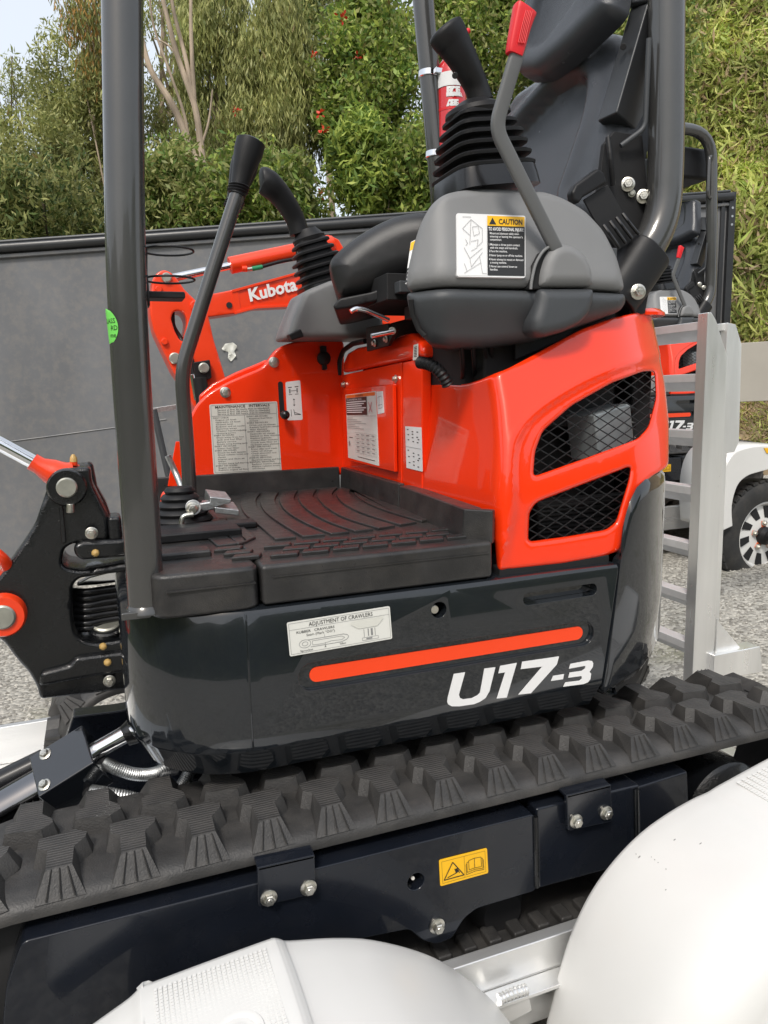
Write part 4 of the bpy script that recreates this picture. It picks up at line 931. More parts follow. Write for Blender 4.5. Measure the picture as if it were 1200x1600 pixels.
def make_track(y0, dx, parent):
    vs = []; fs = []; n = 160; zc = ZB0-RT
    sec = [(.0, -.036), (-.002, -.026), (.004, -.012), (.02, -.003), (.05, 0), (BW-.05, 0), (BW-.02, -.003), (BW, -.012), (BW, -.034)]
    for i in range(n):
        x, z, t = loop(LOOP*i/n); nx, nz = math.sin(t), math.cos(t)
        for (yy, h) in sec: vs.append((x+nx*h+dx, y0+yy, z+nz*h))
    m = len(sec)
    for i in range(n):
        j = (i+1) % n
        for k in range(m): fs.append((i*m+k, j*m+k, j*m+(k+1) % m, i*m+(k+1) % m))
    tr = mk('rubber_track', vs, fs, MAT['rubber'], parent, smooth=40)
    off = OFF[parent.name]; pit = LOOP/39; ph = -.008-X0T
    for i in range(39):
        for row in (0, 1):
            s = ph+pit*(i+.5*row); x, z, t = loop(s)
            o = bpy.data.objects.new('track_lug', LUG); COL.objects.link(o); o.parent = tr
            o.location = Vector((x+dx, y0 if row == 0 else y0+BW, z))-off
            o.rotation_euler = (0, t, 0) if row == 0 else (0, t, 0)
            if row: o.scale = (1, -1, 1)
            OFF[o.name] = off
    # inner drive bumps under the top and bottom run
    return tr
make_track(1.33, 0, EX)['label'] = 'near rubber track with chevron lugs'
make_track(2.35, .22, EX)['label'] = 'far rubber track, only its front end in view'
PFm = YP(1.31)
fr_ = pprism('track_frame', PFm, [(34, 1472), (836, 1272), (838, 1392), (745, 1420), (725, 1436), (707, 1466), (683, 1476), (660, 1470), (640, 1452), (560, 1468), (400, 1516), (260, 1640), (24, 1680), (4, 1600), (10, 1540)], .17, MAT['navyframe'], EX, bevel=0, r=.012)
boolcut(fr_, [mk('cut', *lathe_g(PFm.w(*PFm.px(650, 1378), .02), (0, 1, 0), [(.0185, 0), (.0185, .08)], 24), None, EX, smooth=0)])
bv = fr_.modifiers.new('bevel', 'BEVEL'); bv.width = .006; bv.segments = 3; bv.limit_method = 'ANGLE'; bv.angle_limit = rad(50); bv.harden_normals = True
pprism('track_frame', YP(1.322), [(838, 1264), (1000, 1226), (1004, 1345), (842, 1389)], .15, MAT['navyframe'], EX, bevel=.006)
pprism('track_frame', YP(1.34), [(995, 1230), (1075, 1205), (1080, 1330), (1000, 1345)], .12, MAT['navyframe'], EX, bevel=.006)
for x0, x1 in ((836, 836), (993, 993)):
    sweep('weld_bead', [PFm.w(*PFm.px(x0, 1275 if x0 < 900 else 1232), .002), PFm.w(*PFm.px(x1+2, 1385 if x0 < 900 else 1335), .002)], .006, MAT['cast'], EX, seg=10)
mk('drive_hub', *lathe_g((1.45, 1.36, .60), (0, -1, 0), [(.13, -.1), (.13, .0), (.11, .02), (.06, .03), (.05, .04), (.01, .042)], 32), MAT['cast'], EX)
for k in range(9):
    a = k/9*2*math.pi; bolt(EX, (1.45+.095*math.cos(a), 1.338, .60+.095*math.sin(a)), (0, -1, 0), .008, MAT['blackgloss'])
def bracket(pl, q, hfl):
    pprism('guide_bracket', pl, q, .012, MAT['navyframe'], EX, bevel=.003, r=.006)
    a, b = pl.w(*pl.px(*q[0])), pl.w(*pl.px(*q[1])); mk('guide_bracket', *prism_g([a, b, b+Vector((0, .07, .006)), a+Vector((0, .07, .006))], (0, 0, -.008)), MAT['navyframe'], EX, bevel=.002)
bracket(YP(1.298), [(402, 1356), (492, 1336), (494, 1397), (404, 1418)], 0)
bracket(YP(1.300), [(885, 1243), (955, 1226), (957, 1284), (888, 1299)], 0)
for q in ((420, 1403), (482, 1387), (900, 1283), (947, 1270)): bolt(EX, YP(1.297).w(*YP(1.297).px(*q)), (0, -1, 0), .0115, MAT['zinc'])
bolt(EX, YP(1.308).w(*YP(1.308).px(683, 1447)), (0, -1, 0), .0125, MAT['zinc']); cyl('grease_valve', YP(1.35).w(*YP(1.35).px(645, 1372)), YP(1.34).w(*YP(1.34).px(645, 1372)), .005, MAT['zinc'], EX)
label('hazard_label', YP(1.309), [(686, 1344), (761, 1325), (763, 1364), (688, 1385)], EX, MAT['yellow'], [
    ('l', [(.05, .09), (.95, .09), (.95, .91), (.05, .91), (.05, .09)], .0006, 'inkbrown'), ('l', [(.51, .09), (.51, .91)], .0006, 'inkbrown'),
    ('l', [(.27, .20), (.49, .80), (.08, .80), (.27, .20)], .0022, 'ink'), ('p', [(.30, .50), (.36, .46), (.38, .62), (.33, .66)], 'ink'), ('l', [(.15, .74), (.34, .64)], .002, 'ink'), ('l', [(.30, .48), (.38, .56), (.40, .68)], .0016, 'ink'),
    ('l', [(.60, .30), (.72, .26), (.72, .64), (.60, .66), (.60, .30)], .0011, 'ink'), ('l', [(.72, .26), (.86, .28), (.86, .66), (.72, .64)], .0011, 'ink'), ('l', [(.60, .34), (.56, .36), (.56, .74), (.72, .70), (.89, .74), (.89, .34), (.86, .33)], .0011, 'ink'), ('l', [(.56, .42), (.54, .44), (.54, .82), (.72, .77), (.91, .80), (.91, .40)], .0011, 'ink')], h=.001, r=.004, lab='yellow hazard sticker on the track frame')
bb('undercarriage_frame', .05, 1.30, 1.72, 2.30, .52, .80, MAT['navyframe'], EX, bevel=.02)
mk('slew_ring', *lathe_g((.62, 2.05, .80), (0, 0, 1), [(.34, 0), (.34, .10), (.30, .13)], 40), MAT['dark'], EX)
bb('track_inner_frame', -.15, 1.50, 1.50, 1.60, .46, .76, MAT['dark'], EX, bevel=.02); bb('track_inner_frame', .0, 1.6, 2.36, 2.60, .46, .76, MAT['dark'], EX, bevel=.02)
for x in (-.0, .35, .7, 1.05): mk('track_roller', *lathe_g((x+.1, 1.64, .47), (0, -1, 0), [(.05, 0), (.07, .02), (.07, .22), (.05, .25)], 24), MAT['dark'], EX)
mk('idler_wheel', *lathe_g((X0T, 1.62, .61), (0, -1, 0), [(.10, 0), (.18, .03), (.18, .20), (.10, .24), (.04, .25)], 36), MAT['dark'], EX)

# swing bracket casting and boom foot at the machine's nose
PS = YP(1.86)
SB = [(75, 759), (80, 742), (95, 732), (141, 730), (144, 757), (158, 785), (169, 806), (171, 838), (166, 845), (113, 850), (100, 858), (96, 880), (104, 888), (128, 892), (205, 878), (205, 893), (150, 900), (122, 905), (113, 916), (113, 960), (118, 990), (130, 1002), (150, 1006), (215, 996), (215, 1076), (62, 1094), (58, 1075), (45, 1052), (25, 1030), (5, 1003), (-30, 985), (-30, 935), (2, 898), (32, 855), (54, 820)]
relief('swing_bracket', PS, SB, MAT['cast'], EX, t=.16, r=.010, fr=.012, step=.02)
mk('pin_boss', *lathe_g(PS.w(*PS.px(105, 761), -.02), (0, -1, 0), [(.044, 0), (.044, .034), (.040, .040)], 32), MAT['cast'], EX)
mk('pivot_pin', *lathe_g(PS.w(*PS.px(105, 760), .0), (0, -1, 0), [(.023, 0), (.023, .028), (.020, .031)], 28), MAT['pin'], EX)
pprism('bracket_ear', YP(1.96), [(120, 740), (135, 722), (145, 724), (152, 760), (166, 785), (175, 812), (180, 835), (150, 850)], .05, MAT['cast'], EX, bevel=.008)
bb('stop_block', P(168, 820, Y=1.87).x, P(190, 820, Y=1.87).x, 1.85, 1.93, P(170, 845, Y=1.87).z, P(170, 806, Y=1.87).z, MAT['cast'], EX, bevel=.01)
pprism('bracket_web', YP(1.848), [(92, 786), (98, 786), (104, 848), (96, 850)], .02, MAT['cast'], EX, bevel=.003)
pprism('upper_arm', YP(1.842), [(114, 852), (130, 846), (205, 842), (205, 870), (130, 876), (117, 870)], .12, MAT['cast'], EX, bevel=.012, seg=3)
pprism('lower_arm', YP(1.842), [(108, 1040), (118, 1028), (150, 1024), (215, 1016), (215, 1050), (150, 1058), (60, 1075), (62, 1052)], .12, MAT['cast'], EX, bevel=.012, seg=3)
for q in ((149, 864), (161, 1010), (168, 1035)): mk('grease_blob', *lathe_g(YP(1.84).w(*YP(1.84).px(*q)), (.2, -1, .1), [(.008, -.006), (.0095, .002), (.007, .008), (.002, .011)], 9), MAT['grease'], EX)
for q in ((143, 833), (171, 1064)): bolt(EX, YP(1.838).w(*YP(1.838).px(*q)), (0, -1, 0), .010, MAT['zinc'])
cyl('grease_nipple', YP(1.835).w(*YP(1.835).px(110, 787)), YP(1.835).w(*YP(1.835).px(110, 801)), .009, MAT['zinc'], EX)
for k in range(7):
    y = 922+k*9.5; pts = crom([P(112, y+2, Y=1.93), P(135, y+3+(k % 3), Y=1.91), P(165, y-1, Y=1.92), P(215, y-8, Y=1.93)], 6, False)
    sweep('hydraulic_hose', pts, .0095, MAT['blackgloss'], EX, seg=12)
pprism('hose_guard', YP(1.95), [(120, 913), (140, 902), (195, 888), (200, 908), (150, 914), (121, 916)], .03, MAT['chrome'], EX, bevel=.004)
pc_ = PS.w(*PS.px(166, 987), -.06); mk('pin_cap', *lathe_g(pc_, (.0, -.35, .94), [(.034, 0), (.034, .006), (.029, .009), (.029, .007)], 32), MAT['pin'], EX); mk('pin_collar', *lathe_g(pc_-Vector((0, 0, .01)), (.0, -.35, .94), [(.043, -.02), (.043, .008), (.039, .012)], 32), MAT['cast'], EX)
# boom cylinder rod and boom foot
a, b = P(-40, 672, Y=1.90), P(62, 727, Y=1.90); cyl('cylinder_rod', a, b, .0175, MAT['chrome'], EX)
sweep('rod_end', [P(50, 721, Y=1.90), P(62, 728, Y=1.90), P(78, 736, Y=1.90), P(100, 745, Y=1.90), P(118, 741, Y=1.9)], [.021, .021, .030, .034, .03], MAT['orange'], EX, seg=24)
pprism('rod_end_lug', YP(1.90), [(66, 722), (90, 722), (124, 727), (128, 735), (90, 745), (76, 748), (66, 742)], .04, MAT['orange'], EX, bevel=.006)
cyl('nipple_stem', P(116, 728, Y=1.9), P(115, 718, Y=1.9), .008, MAT['orange'], EX); mk('grease_blob', *lathe_g(P(115, 719, Y=1.9), (0, 0, 1), [(.009, -.004), (.008, .006), (.003, .014)], 9), MAT['grease'], EX)
bc = P(5, 962, Y=1.84); mk('boom_foot', *lathe_g(bc+Vector((0, .20, 0)), (0, -1, 0), [(.049, 0), (.049, .205), (.045, .212), (.034, .212)], 36), MAT['orange'], EX); mk('pivot_pin', *lathe_g(bc, (0, -1, 0), [(.028, 0), (.028, .016), (.024, .019)], 28), MAT['pin'], EX)
mk('boom_foot_ring', *lathe_g(bc+Vector((.006, .10, 0)), (0, -1, 0), [(.056, -.05), (.056, .06), (.05, .062)], 36), MAT['cast'], EX)
tube('boom_hose', [P(-30, 850, Y=1.85), P(4, 872, Y=1.85), P(14, 888, Y=1.88), P(2, 905, Y=1.9)], .014, MAT['orange'], EX)
tube('canopy_cable', [P(232, 690, Y=2.4), P(243, 800, Y=2.4), P(250, 860, Y=2.4)], .012, MAT['blackp'], EX); tube('seat_wire', [P(262, 712, Y=2.45), P(275, 740, Y=2.45), P(285, 765, Y=2.4)], .01, MAT['galv'], EX)
# dozer blade cylinder
YD = 1.80
ax_ = (P(212, 1139, Y=YD)-P(0, 1272, Y=YD)).normalized(); nn = Vector((0, -1, 0)); up_ = ax_.cross(nn).normalized()
if up_.z < 0: up_ = -up_
cyl('blade_rod', P(120, 1190, Y=YD), P(226, 1130, Y=YD), .0215, MAT['chrome'], EX, seg=28)
sweep('blade_rod_eye', [P(196, 1150, Y=YD), P(212, 1141, Y=YD), P(236, 1124, Y=YD)], [.026, .034, .038], MAT['cast'], EX, seg=24)
tilt = rad(-26); n2_ = (nn*math.cos(tilt)+up_*math.sin(tilt)).normalized(); u2_ = (up_*math.cos(tilt)-nn*math.sin(tilt)).normalized()
cb = P(112, 1203, Y=YD); box('cylinder_block', cb, .068, .062, .050, MAT['navygloss'], EX, ax=(ax_, n2_, u2_), bevel=.004)
for dx in (-.035,): pass
for da, dn in ((-.048, -.040), (-.03, .042)): bolt(EX, cb+ax_*da+u2_*.050+n2_*dn*-1, u2_, .010, MAT['zinc'])
cyl('blade_cylinder', P(84, 1222, Y=YD), P(-90, 1322, Y=YD), .050, MAT['darkchrome'], EX, seg=36); cyl('blade_cylinder_pipe', P(80, 1245, Y=YD-.02)-u2_*.045, P(-90, 1345, Y=YD-.02)-u2_*.04, .026, MAT['blackgloss'], EX)
cyl('blade_cylinder_pipe', P(70, 1188, Y=YD+.14), P(-80, 1262, Y=YD+.14), .03, MAT['blackgloss'], EX)
def spring(pts, r):
    q = crom(pts, 20, False); sweep('spring_hose', q, [r*(1.0 if i % 2 else .86) for i in range(len(q))], MAT['galv'], EX, seg=16, smooth=20)
spring([P(164, 1192, Y=1.78), P(185, 1202, Y=1.76), P(215, 1210, Y=1.76), P(245, 1207, Y=1.78), P(275, 1188, Y=1.80)], .0155)
spring([P(142, 1236, Y=1.74), P(170, 1240, Y=1.72), P(210, 1248, Y=1.72), P(240, 1258, Y=1.72)], .0155)
spring([P(280, 1232, Y=1.72), P(290, 1217, Y=1.72), P(300, 1198, Y=1.74)], .0155)
tube('blade_hose', [P(120, 1205, Y=1.82), P(168, 1193, Y=1.78)], .016, MAT['dark'], EX); tube('blade_hose', [P(120, 1235, Y=1.80), P(145, 1237, Y=1.74)], .013, MAT['dark'], EX)
pprism('blade_arm', YP(2.02), [(100, 1165), (114, 1120), (180, 1112), (300, 1090), (300, 1240), (120, 1245)], .06, MAT['navyframe'], EX, bevel=.004)

for k in range(17): bb('drive_bump', .35+k*.065, .385+k*.065, 1.345, 1.40, .424, .446, MAT['rubber'], EX, bevel=.006)

# ------------------------------------------------------------- fire extinguisher clamped to the far post
c = P(706, 200, Y=2.72); r_ = .058; z1 = P(706, 105, Y=2.72).z; z0 = P(706, 300, Y=2.72).z
FE = thing('fire_extinguisher', 'red fire extinguisher strapped to the thin canopy post behind the joystick', 'extinguisher', (c.x, c.y, z0))
lathe('cylinder', (c.x, c.y, z0), (0, 0, 1), [(.05, 0), (r_, .01), (r_, z1-z0-.03), (.05, z1-z0), (.03, z1-z0+.03), (.018, z1-z0+.035)], MAT['extred'], FE, seg=32)
def band(name, za, zb, m, a0=0, a1=360, rr=r_+.001):
    vs = []; fs = []; k = 24
    for i in range(k+1):
        a = rad(a0+(a1-a0)*i/k)
        for z in (za, zb): vs.append((c.x+rr*math.cos(a), c.y+rr*math.sin(a), z))
    for i in range(k): fs.append((2*i, 2*i+2, 2*i+3, 2*i+1))
    return mk(name, vs, fs, m, FE, smooth=60)
band('white_band', P(700, 142, Y=2.72).z, P(700, 120, Y=2.72).z, MAT['stickerw'], 180, 330, r_+.002)
band('label_band', P(700, 178, Y=2.72).z, P(700, 174, Y=2.72).z, MAT['redgrip'], 170, 350)
band('instruction_label', P(700, 235, Y=2.72).z, P(700, 186, Y=2.72).z, MAT['green'], 235, 300); band('instruction_label', P(700, 235, Y=2.72).z, P(700, 186, Y=2.72).z, MAT['stickerw'], 228, 305, r_+.0004)
def ctext(s_, z, ph, size, m):
    v_, f_ = join_text(s_, size, .004); rr = r_+.002
    return mk('extinguisher_print', [(c.x+rr*math.cos(rad(ph)+a/rr), c.y+rr*math.sin(rad(ph)+a/rr), z+b) for a, b in v_], f_, m, FE, smooth=0)
ctext('FIRE', P(700, 153, Y=2.72).z, 228, .026, MAT['stickerw']); ctext('EXTINGUISHER', P(700, 157, Y=2.72).z, 228, .008, MAT['stickerw']); ctext('ABE', P(700, 172, Y=2.72).z, 230, .022, MAT['stickerw'])
lathe('valve', (c.x, c.y, z1+.03), (0, 0, 1), [(.018, 0), (.018, .03), (.012, .05)], MAT['pin'], FE); bb('handle', c.x-.02, c.x+.10, c.y-.012, c.y+.012, z1+.06, z1+.075, MAT['blackp'], FE)

# ------------------------------------------------------------- near trailer with its twin mudguards
TR = thing('plant_trailer', 'aluminium plant trailer with white mudguards carrying the foreground excavator', 'trailer', (.7, 2.0, 0))
bb('deck', -1.6, 2.12, 1.275, 2.95, .32, .3555, MAT['alulong'], TR, bevel=.003)
bb('side_rail', -1.6, 2.12, 1.245, 1.275, .425, .503, MAT['alulong'], TR, bevel=.003); bb('side_rail', -1.6, 2.12, 1.2465, 1.2735, .30, .4245, MAT['alulong'], TR, bevel=.002)
bb('rail_flange', -1.6, 2.12, 1.20, 1.244, .415, .4245, MAT['alulong'], TR, bevel=.002)
bb('side_rail', -1.6, 2.12, 2.955, 2.985, .30, .50, MAT['alulong'], TR)
wl = crom([P(780, 1562, Y=1.205), P(800, 1553, Y=1.205), P(822, 1546, Y=1.205)], 16, False)
sweep('weld_bead', wl, [.010+.0022*(i % 4 == 0) for i in range(len(wl))], MAT['alulong'], TR, seg=12)
pprism('chassis_tab', YP(1.213), [(778, 1566), (826, 1548), (832, 1580), (795, 1600), (780, 1600)], .03, MAT['alulong'], TR, bevel=.003)
def fender(prof_px, yi, yo, name_lab):
    pl = YP(yi); pr = [pl.w(*pl.px(*p)) for p in prof_px]; pr = crom(pr, 5, False)
    sec = [(yi+.004, -.045), (yi+.002, -.012), (yi-.004, -.003), (yi-.014, 0)]+[(yi-.014-(yi-yo-.13)*k/6, .003*math.sin(k/6*math.pi)) for k in range(1, 7)]+[(yo+.085, -.006), (yo+.055, -.017), (yo+.03, -.034), (yo+.012, -.058), (yo+.003, -.088), (yo, -.12), (yo-.006, -.135), (yo-.016, -.139), (yo-.020, -.130)]
    vs = []; fs = []; m = len(sec)
    for i, p in enumerate(pr):
        t = (pr[min(i+1, len(pr)-1)]-pr[max(i-1, 0)]).normalized(); nn = Vector((-t.z, 0, t.x))
        for (y, h) in sec: vs.append((p.x+nn.x*h, y, p.z+nn.z*h))
    for i in range(len(pr)-1):
        for k in range(m-1): fs.append((i*m+k, (i+1)*m+k, (i+1)*m+k+1, i*m+k+1))
    o = mk('mudguard', vs, fs, MAT['white'], TR, smooth=50); s_ = o.modifiers.new('solid', 'SOLIDIFY'); s_.thickness = .006; s_.offset = -1
    o['label'] = name_lab; return o, pr
YI, YO = 1.22, .845
f1, pr1 = fender([(60, 1660), (140, 1598), (197, 1557), (216, 1539), (226, 1534), (300, 1506), (360, 1484), (419, 1463), (431, 1461), (440, 1463), (452, 1465), (520, 1461), (580, 1464), (650, 1481), (700, 1504), (745, 1538), (775, 1568), (792, 1595), (806, 1640)], YI, YO, 'left white mudguard with ribbed step')
f2, pr2 = fender([(842, 1660), (849, 1605), (858, 1568), (872, 1510), (892, 1448), (922, 1388), (960, 1337), (1000, 1297), (1040, 1268), (1078, 1246), (1104, 1234), (1124, 1222), (1200, 1181), (1280, 1141), (1400, 1085), (1500, 1045)], YI, YO, 'right white mudguard filling the lower right corner')
def treadpad(pxa, pxb, par, nx, nm='tread_rib'):
    """raised ribbed step on a mudguard: rows of small studs"""
    a, b = P(*pxa, Y=YI), P(*pxb, Y=YI); d = (b-a); L = d.length; d.normalize(); nn = Vector((-d.z, 0, d.x)); mb = MB()
    ny = int((YI-YO-.115)/.0075)
    for i in range(nx):
        c0 = a+d*(L*(i+.5)/nx)
        for j in range(ny):
            y = YI-.032-j*.0075
            if nm == 'tread_rib' and math.hypot((i+.5)/nx*L-L*.60, (y-1.035)) < .047: continue
            mb.add(*box_g(Vector((c0.x, y, c0.z))+nn*.0055, L/nx*.30, .0030, .0016, (d, Vector((0, 1, 0)), nn)))
    o = mb.build('tread_studs', MAT['white'], par, smooth=0); o['kind'] = 'stuff'
    return a, d, nn, L
a, d, nn, L = treadpad((238, 1532), (412, 1468), f1, 24)
ce = a+d*(L*.60); ce = Vector((ce.x, 1.035, ce.z))+nn*.003
mk('emblem_ring', *lathe_g(ce, nn, [(.030, 0), (.030, .004), (.034, .0055), (.042, .0055), (.044, .003), (.044, 0)], 40), MAT['white'], f1); mk('emblem_boss', *lathe_g(ce, nn, [(.018, .004), (.017, .007), (.008, .008)], 28), MAT['white'], f1)
treadpad((1134, 1218), (1300, 1132), f2, 22, 'x')
def wheel(cx, y0, y1, cz, R, par, rim_r, spokes=0):
    w = y1-y0; m = (y0+y1)/2
    pr = [(rim_r, -w*.46), (rim_r+.02, -w*.5), (R*.86, -w*.5), (R*.95, -w*.44), (R, -w*.34), (R, w*.34), (R*.95, w*.44), (R*.86, w*.5), (rim_r+.02, w*.5), (rim_r+.004, w*.46), (rim_r+.002, w*.2), (rim_r+.002, -w*.4)]
    wh = lathe('wheel', (cx, m, cz), (0, -1, 0), [(.02, -w*.2), (rim_r*.96, -w*.25), (rim_r, -w*.3), (rim_r, w*.40), (rim_r*.96, w*.42), (rim_r*.86, w*.26), (rim_r*.55, w*.30), (rim_r*.2, w*.32)], MAT['white'], par, seg=48)
    tv, tf = lathe_g((cx, m, cz), (0, -1, 0), pr, 64); mk('tyre', tv, tf[:-2], MAT['tyre'], wh, smooth=40)
    return wh, m
for x in (.26, 1.24): wheel(x, .88, 1.12, .31, .31, TR, .18)
# standing loading ramp at the trailer's tail
XR = 2.05; e0 = P(1106, 495, X=XR); e1 = P(1090, 495, X=XR); x1 = P(1137, 560, Y=e0.y).x; zt = P(1092, 490, X=XR).z
RA = thing('loading_ramp', 'tall upright aluminium loading ramp right behind the big red hood', 'ramp', (XR, e0.y, .36))
poly = [(XR, e0.y, .36), (x1, e0.y, .36), (x1, e0.y, P(1133, 558, Y=e0.y).z), (P(1119, 503, Y=e0.y).x, e0.y, P(1119, 500, Y=e0.y).z), (P(1112, 492, Y=e0.y).x, e0.y, zt), (XR, e0.y, zt)]
mk('rail', *prism_g(poly, (0, e1.y-e0.y, 0)), MAT['alu'], RA, bevel=.003); mk('rail', *prism_g([(x, y+.50, z) for x, y, z in poly], (0, e1.y-e0.y, 0)), MAT['alu'], RA, bevel=.003)
for ya, yb_ in ((503, 533), (584, 612), (673, 700), (762, 790), (852, 878), (933, 958), (1010, 1036)):
    z0_, z1_ = P(1086, yb_, X=XR).z, P(1086, ya, X=XR).z; Yf = e1.y+.452; Ys = e1.y+.001
    mk('rung', [(XR+.004, Ys, z1_), (XR+.004, Yf, z1_), (XR+.004, Yf, z1_-.03), (XR+.004, Ys, z1_-.03), (XR+.045, Ys, z0_), (XR+.045, Yf, z0_), (XR+.06, Ys, z1_), (XR+.06, Yf, z1_)],
       [(0, 1, 2, 3), (3, 2, 5, 4), (4, 5, 7, 6), (6, 7, 1, 0), (0, 3, 4, 6), (1, 7, 5, 2)], MAT['alurung'], RA, bevel=.002)
yq = YP(e0.y+.006)
pprism('gusset', yq, [(1122, 970), (1160, 1016), (1117, 1022)], .008, MAT['alu'], RA, bevel=.001); pprism('foot_stub', YP(e0.y-.02), [(1116, 1024), (1188, 1010), (1192, 1050), (1114, 1064)], .07, MAT['alu'], RA, bevel=.004)
wl = crom([yq.w(*yq.px(1119, 966), .004), yq.w(*yq.px(1117, 1020), .004)], 24, False); sweep('weld_bead', wl, [.004+.001*math.sin(i*2.1) for i in range(len(wl))], MAT['alu'], RA, seg=8)
RB = thing('loading_ramp', 'shorter dull ramp rail with a plain plate, right of the tall ramp', 'ramp', (3.0, 2.9, .2))
pprism('rail', YP(2.75), [(1137, 504), (1150, 507), (1159, 538), (1155, 690), (1148, 706), (1136, 708), (1120, 1060), (1105, 1060)], .04, MAT['alu'], RB, bevel=.003)
pprism('tail_plate', YP(2.95), [(1156, 536), (1420, 520), (1420, 618), (1154, 628)], .02, MAT['beige'], RB, bevel=.003)
pprism('rung', YP(2.77), [(1122, 506), (1138, 504), (1138, 516), (1122, 517)], .02, MAT['alu'], RB, bevel=.002)

# ------------------------------------------------------------- second excavator farther back, same kind, on its own trailer
def copytree(o, parent=None):
    n = o.copy(); COL.objects.link(n); n.parent = parent
    for ch_ in list(o.children): copytree(ch_, n)
    return n
E2 = copytree(EX); E2.location = (4.318, 5.573, .711); E2.rotation_euler = (0, 0, rad(2.23))
E2['label'] = 'smaller distant red excavator partly hidden by the upright loading ramp'
T2 = thing('plant_trailer', 'distant trailer with white mudguard and spoked wheel at the right edge', 'trailer', (4.5, 5.4, .2))
bb('deck', 3.0, 6.6, 4.75, 6.7, .60, .70, MAT['wood'], T2); bb('side_rail', 3.0, 6.6, 4.70, 4.748, .55, .74, MAT['alulong'], T2)
YW = 4.15; wc = P(1199, 838, Y=YW+.0); Rw = wc.z-P(1195, 923, Y=YW).z
wh, m_ = wheel(wc.x, YW-.0, YW+.22, wc.z, Rw, T2, Rw*.62)
hubf = YW-.012
for k in range(10):
    a = k/10*2*math.pi+.1; r0 = Rw*.40; q = []
    for da, rr_ in ((-.16, Rw*.33), (.16, Rw*.33), (.22, Rw*.53), (-.05, Rw*.55)): q.append((wc.x+rr_*math.cos(a+da), YW+.040, wc.z+rr_*math.sin(a+da)))
    mk('rim_slot', *prism_g(q, (0, .01, 0)), MAT['dark'], wh, smooth=0)
lathe('hub', (wc.x, YW+.05, wc.z), (0, -1, 0), [(Rw*.17, 0), (Rw*.16, .04), (Rw*.10, .06), (Rw*.09, .10), (.01, .11)], MAT['blackp'], wh, seg=24)
for k in range(5):
    a = k/5*2*math.pi+.35; o = bolt(T2, (wc.x+Rw*.23*math.cos(a), YW+.030, wc.z+Rw*.23*math.sin(a)), (0, -1, 0), .016, MAT['zinc'], 'wheel_nut')
    q = [(wc.x+rr_*math.cos(a+da), YW+.034, wc.z+rr_*math.sin(a+da)) for da, rr_ in ((-.35, Rw*.13), (-.16, Rw*.27), (.16, Rw*.27), (.35, Rw*.13))]; mk('hub_arm', *prism_g(q, (0, .01, 0)), MAT['orangehub'], wh, smooth=0)
for k in range(40):
    a = k/40*2*math.pi; ax3 = (Vector((-math.sin(a), 0, math.cos(a))), Vector((0, 1, 0)), Vector((math.cos(a), 0, math.sin(a)))); 
    box('tread_block', Vector((wc.x+Rw*math.cos(a), YW+.045, wc.z+Rw*math.sin(a))), Rw*.055, .035, .008, MAT['tyre'], wh, ax=ax3, bevel=0)
pf = [P(*q, Y=YW-.03) for q in ((1128, 830), (1126, 790), (1130, 745), (1142, 715), (1162, 702), (1200, 697), (1260, 700))]
pi_ = [P(*q, Y=YW-.03) for q in ((1145, 822), (1144, 790), (1152, 760), (1166, 745), (1185, 738), (1215, 732), (1260, 735))]
mk('mudguard', *prism_g(crom(pf, 4, False)+crom(pi_, 4, False)[::-1], (0, .03, 0)), MAT['white'], T2, bevel=.006)
vs = []; fs = []; q = crom(pf, 4, False)
for p in q: vs += [p, p+Vector((0, .42, .02))]
fs = [(2*i, 2*i+2, 2*i+3, 2*i+1) for i in range(len(q)-1)]
mo = mk('mudguard', vs, fs, MAT['white'], T2, smooth=60); mo.modifiers.new('s', 'SOLIDIFY').thickness = .01
pprism('reflector', YP(YW-.036), [(1194, 700), (1215, 700), (1215, 712), (1198, 708)], .005, MAT['yellow'], T2, bevel=0)

# ------------------------------------------------------------- orange boom of a third machine, standing behind the foot well
YB = 3.30; PBm = YP(YB)
BM = thing('excavator_boom', 'orange excavator boom and hanging arm in front of the grey wall', 'boom', (1.0, YB, .3))
boomp = [(318, 455), (333, 459), (362, 453), (461, 427), (520, 410), (580, 405), (660, 450), (760, 600), (760, 660), (700, 660), (620, 520), (560, 482), (461, 478), (401, 481), (367, 490), (322, 496)]
relief('boom', PBm, boomp, MAT['orange'], BM, t=.12, r=.006, fr=.012, step=.03)
pprism('boom_edge', YP(YB-.008), [(362, 453), (461, 426), (520, 409), (520, 413), (461, 430), (363, 457)], .02, MAT['orange'], BM, bevel=.001); pprism('boom_edge', YP(YB-.008), [(367, 487), (401, 478), (461, 475), (520, 477), (520, 480), (461, 479), (401, 482), (367, 491)], .02, MAT['orange'], BM, bevel=.001)
pprism('boom_joint', YP(YB-.004), [(361, 454), (372, 452), (377, 487), (367, 490)], .01, MAT['orange'], BM, bevel=.002)
mk('boom_hole', *lathe_g(PBm.w(*PBm.px(358, 477), .003), (0, -1, 0), [(.013, 0), (.013, .002)], 20), MAT['dark'], BM)
pprism('cylinder_mount', YP(YB+.02), [(498, 370), (514, 366), (530, 374), (545, 400), (530, 420), (490, 420)], .08, MAT['orange'], BM, bevel=.008)
armp = [(238, 448), (238, 436), (245, 426), (256, 421), (267, 425), (278, 437), (289, 453), (306, 469), (326, 494), (334, 530), (350, 582), (372, 660), (380, 760), (345, 760), (318, 670), (294, 616), (272, 584), (257, 553), (241, 519), (235, 493), (234, 468)]
relief('arm', YP(YB-.02), armp, MAT['orange'], BM, t=.16, r=.008, fr=.015, step=.03, holes=[([(267, 497), (271, 487), (278, 485), (287, 488), (292, 500), (291, 512), (286, 534), (280, 530), (273, 517)], .012)])
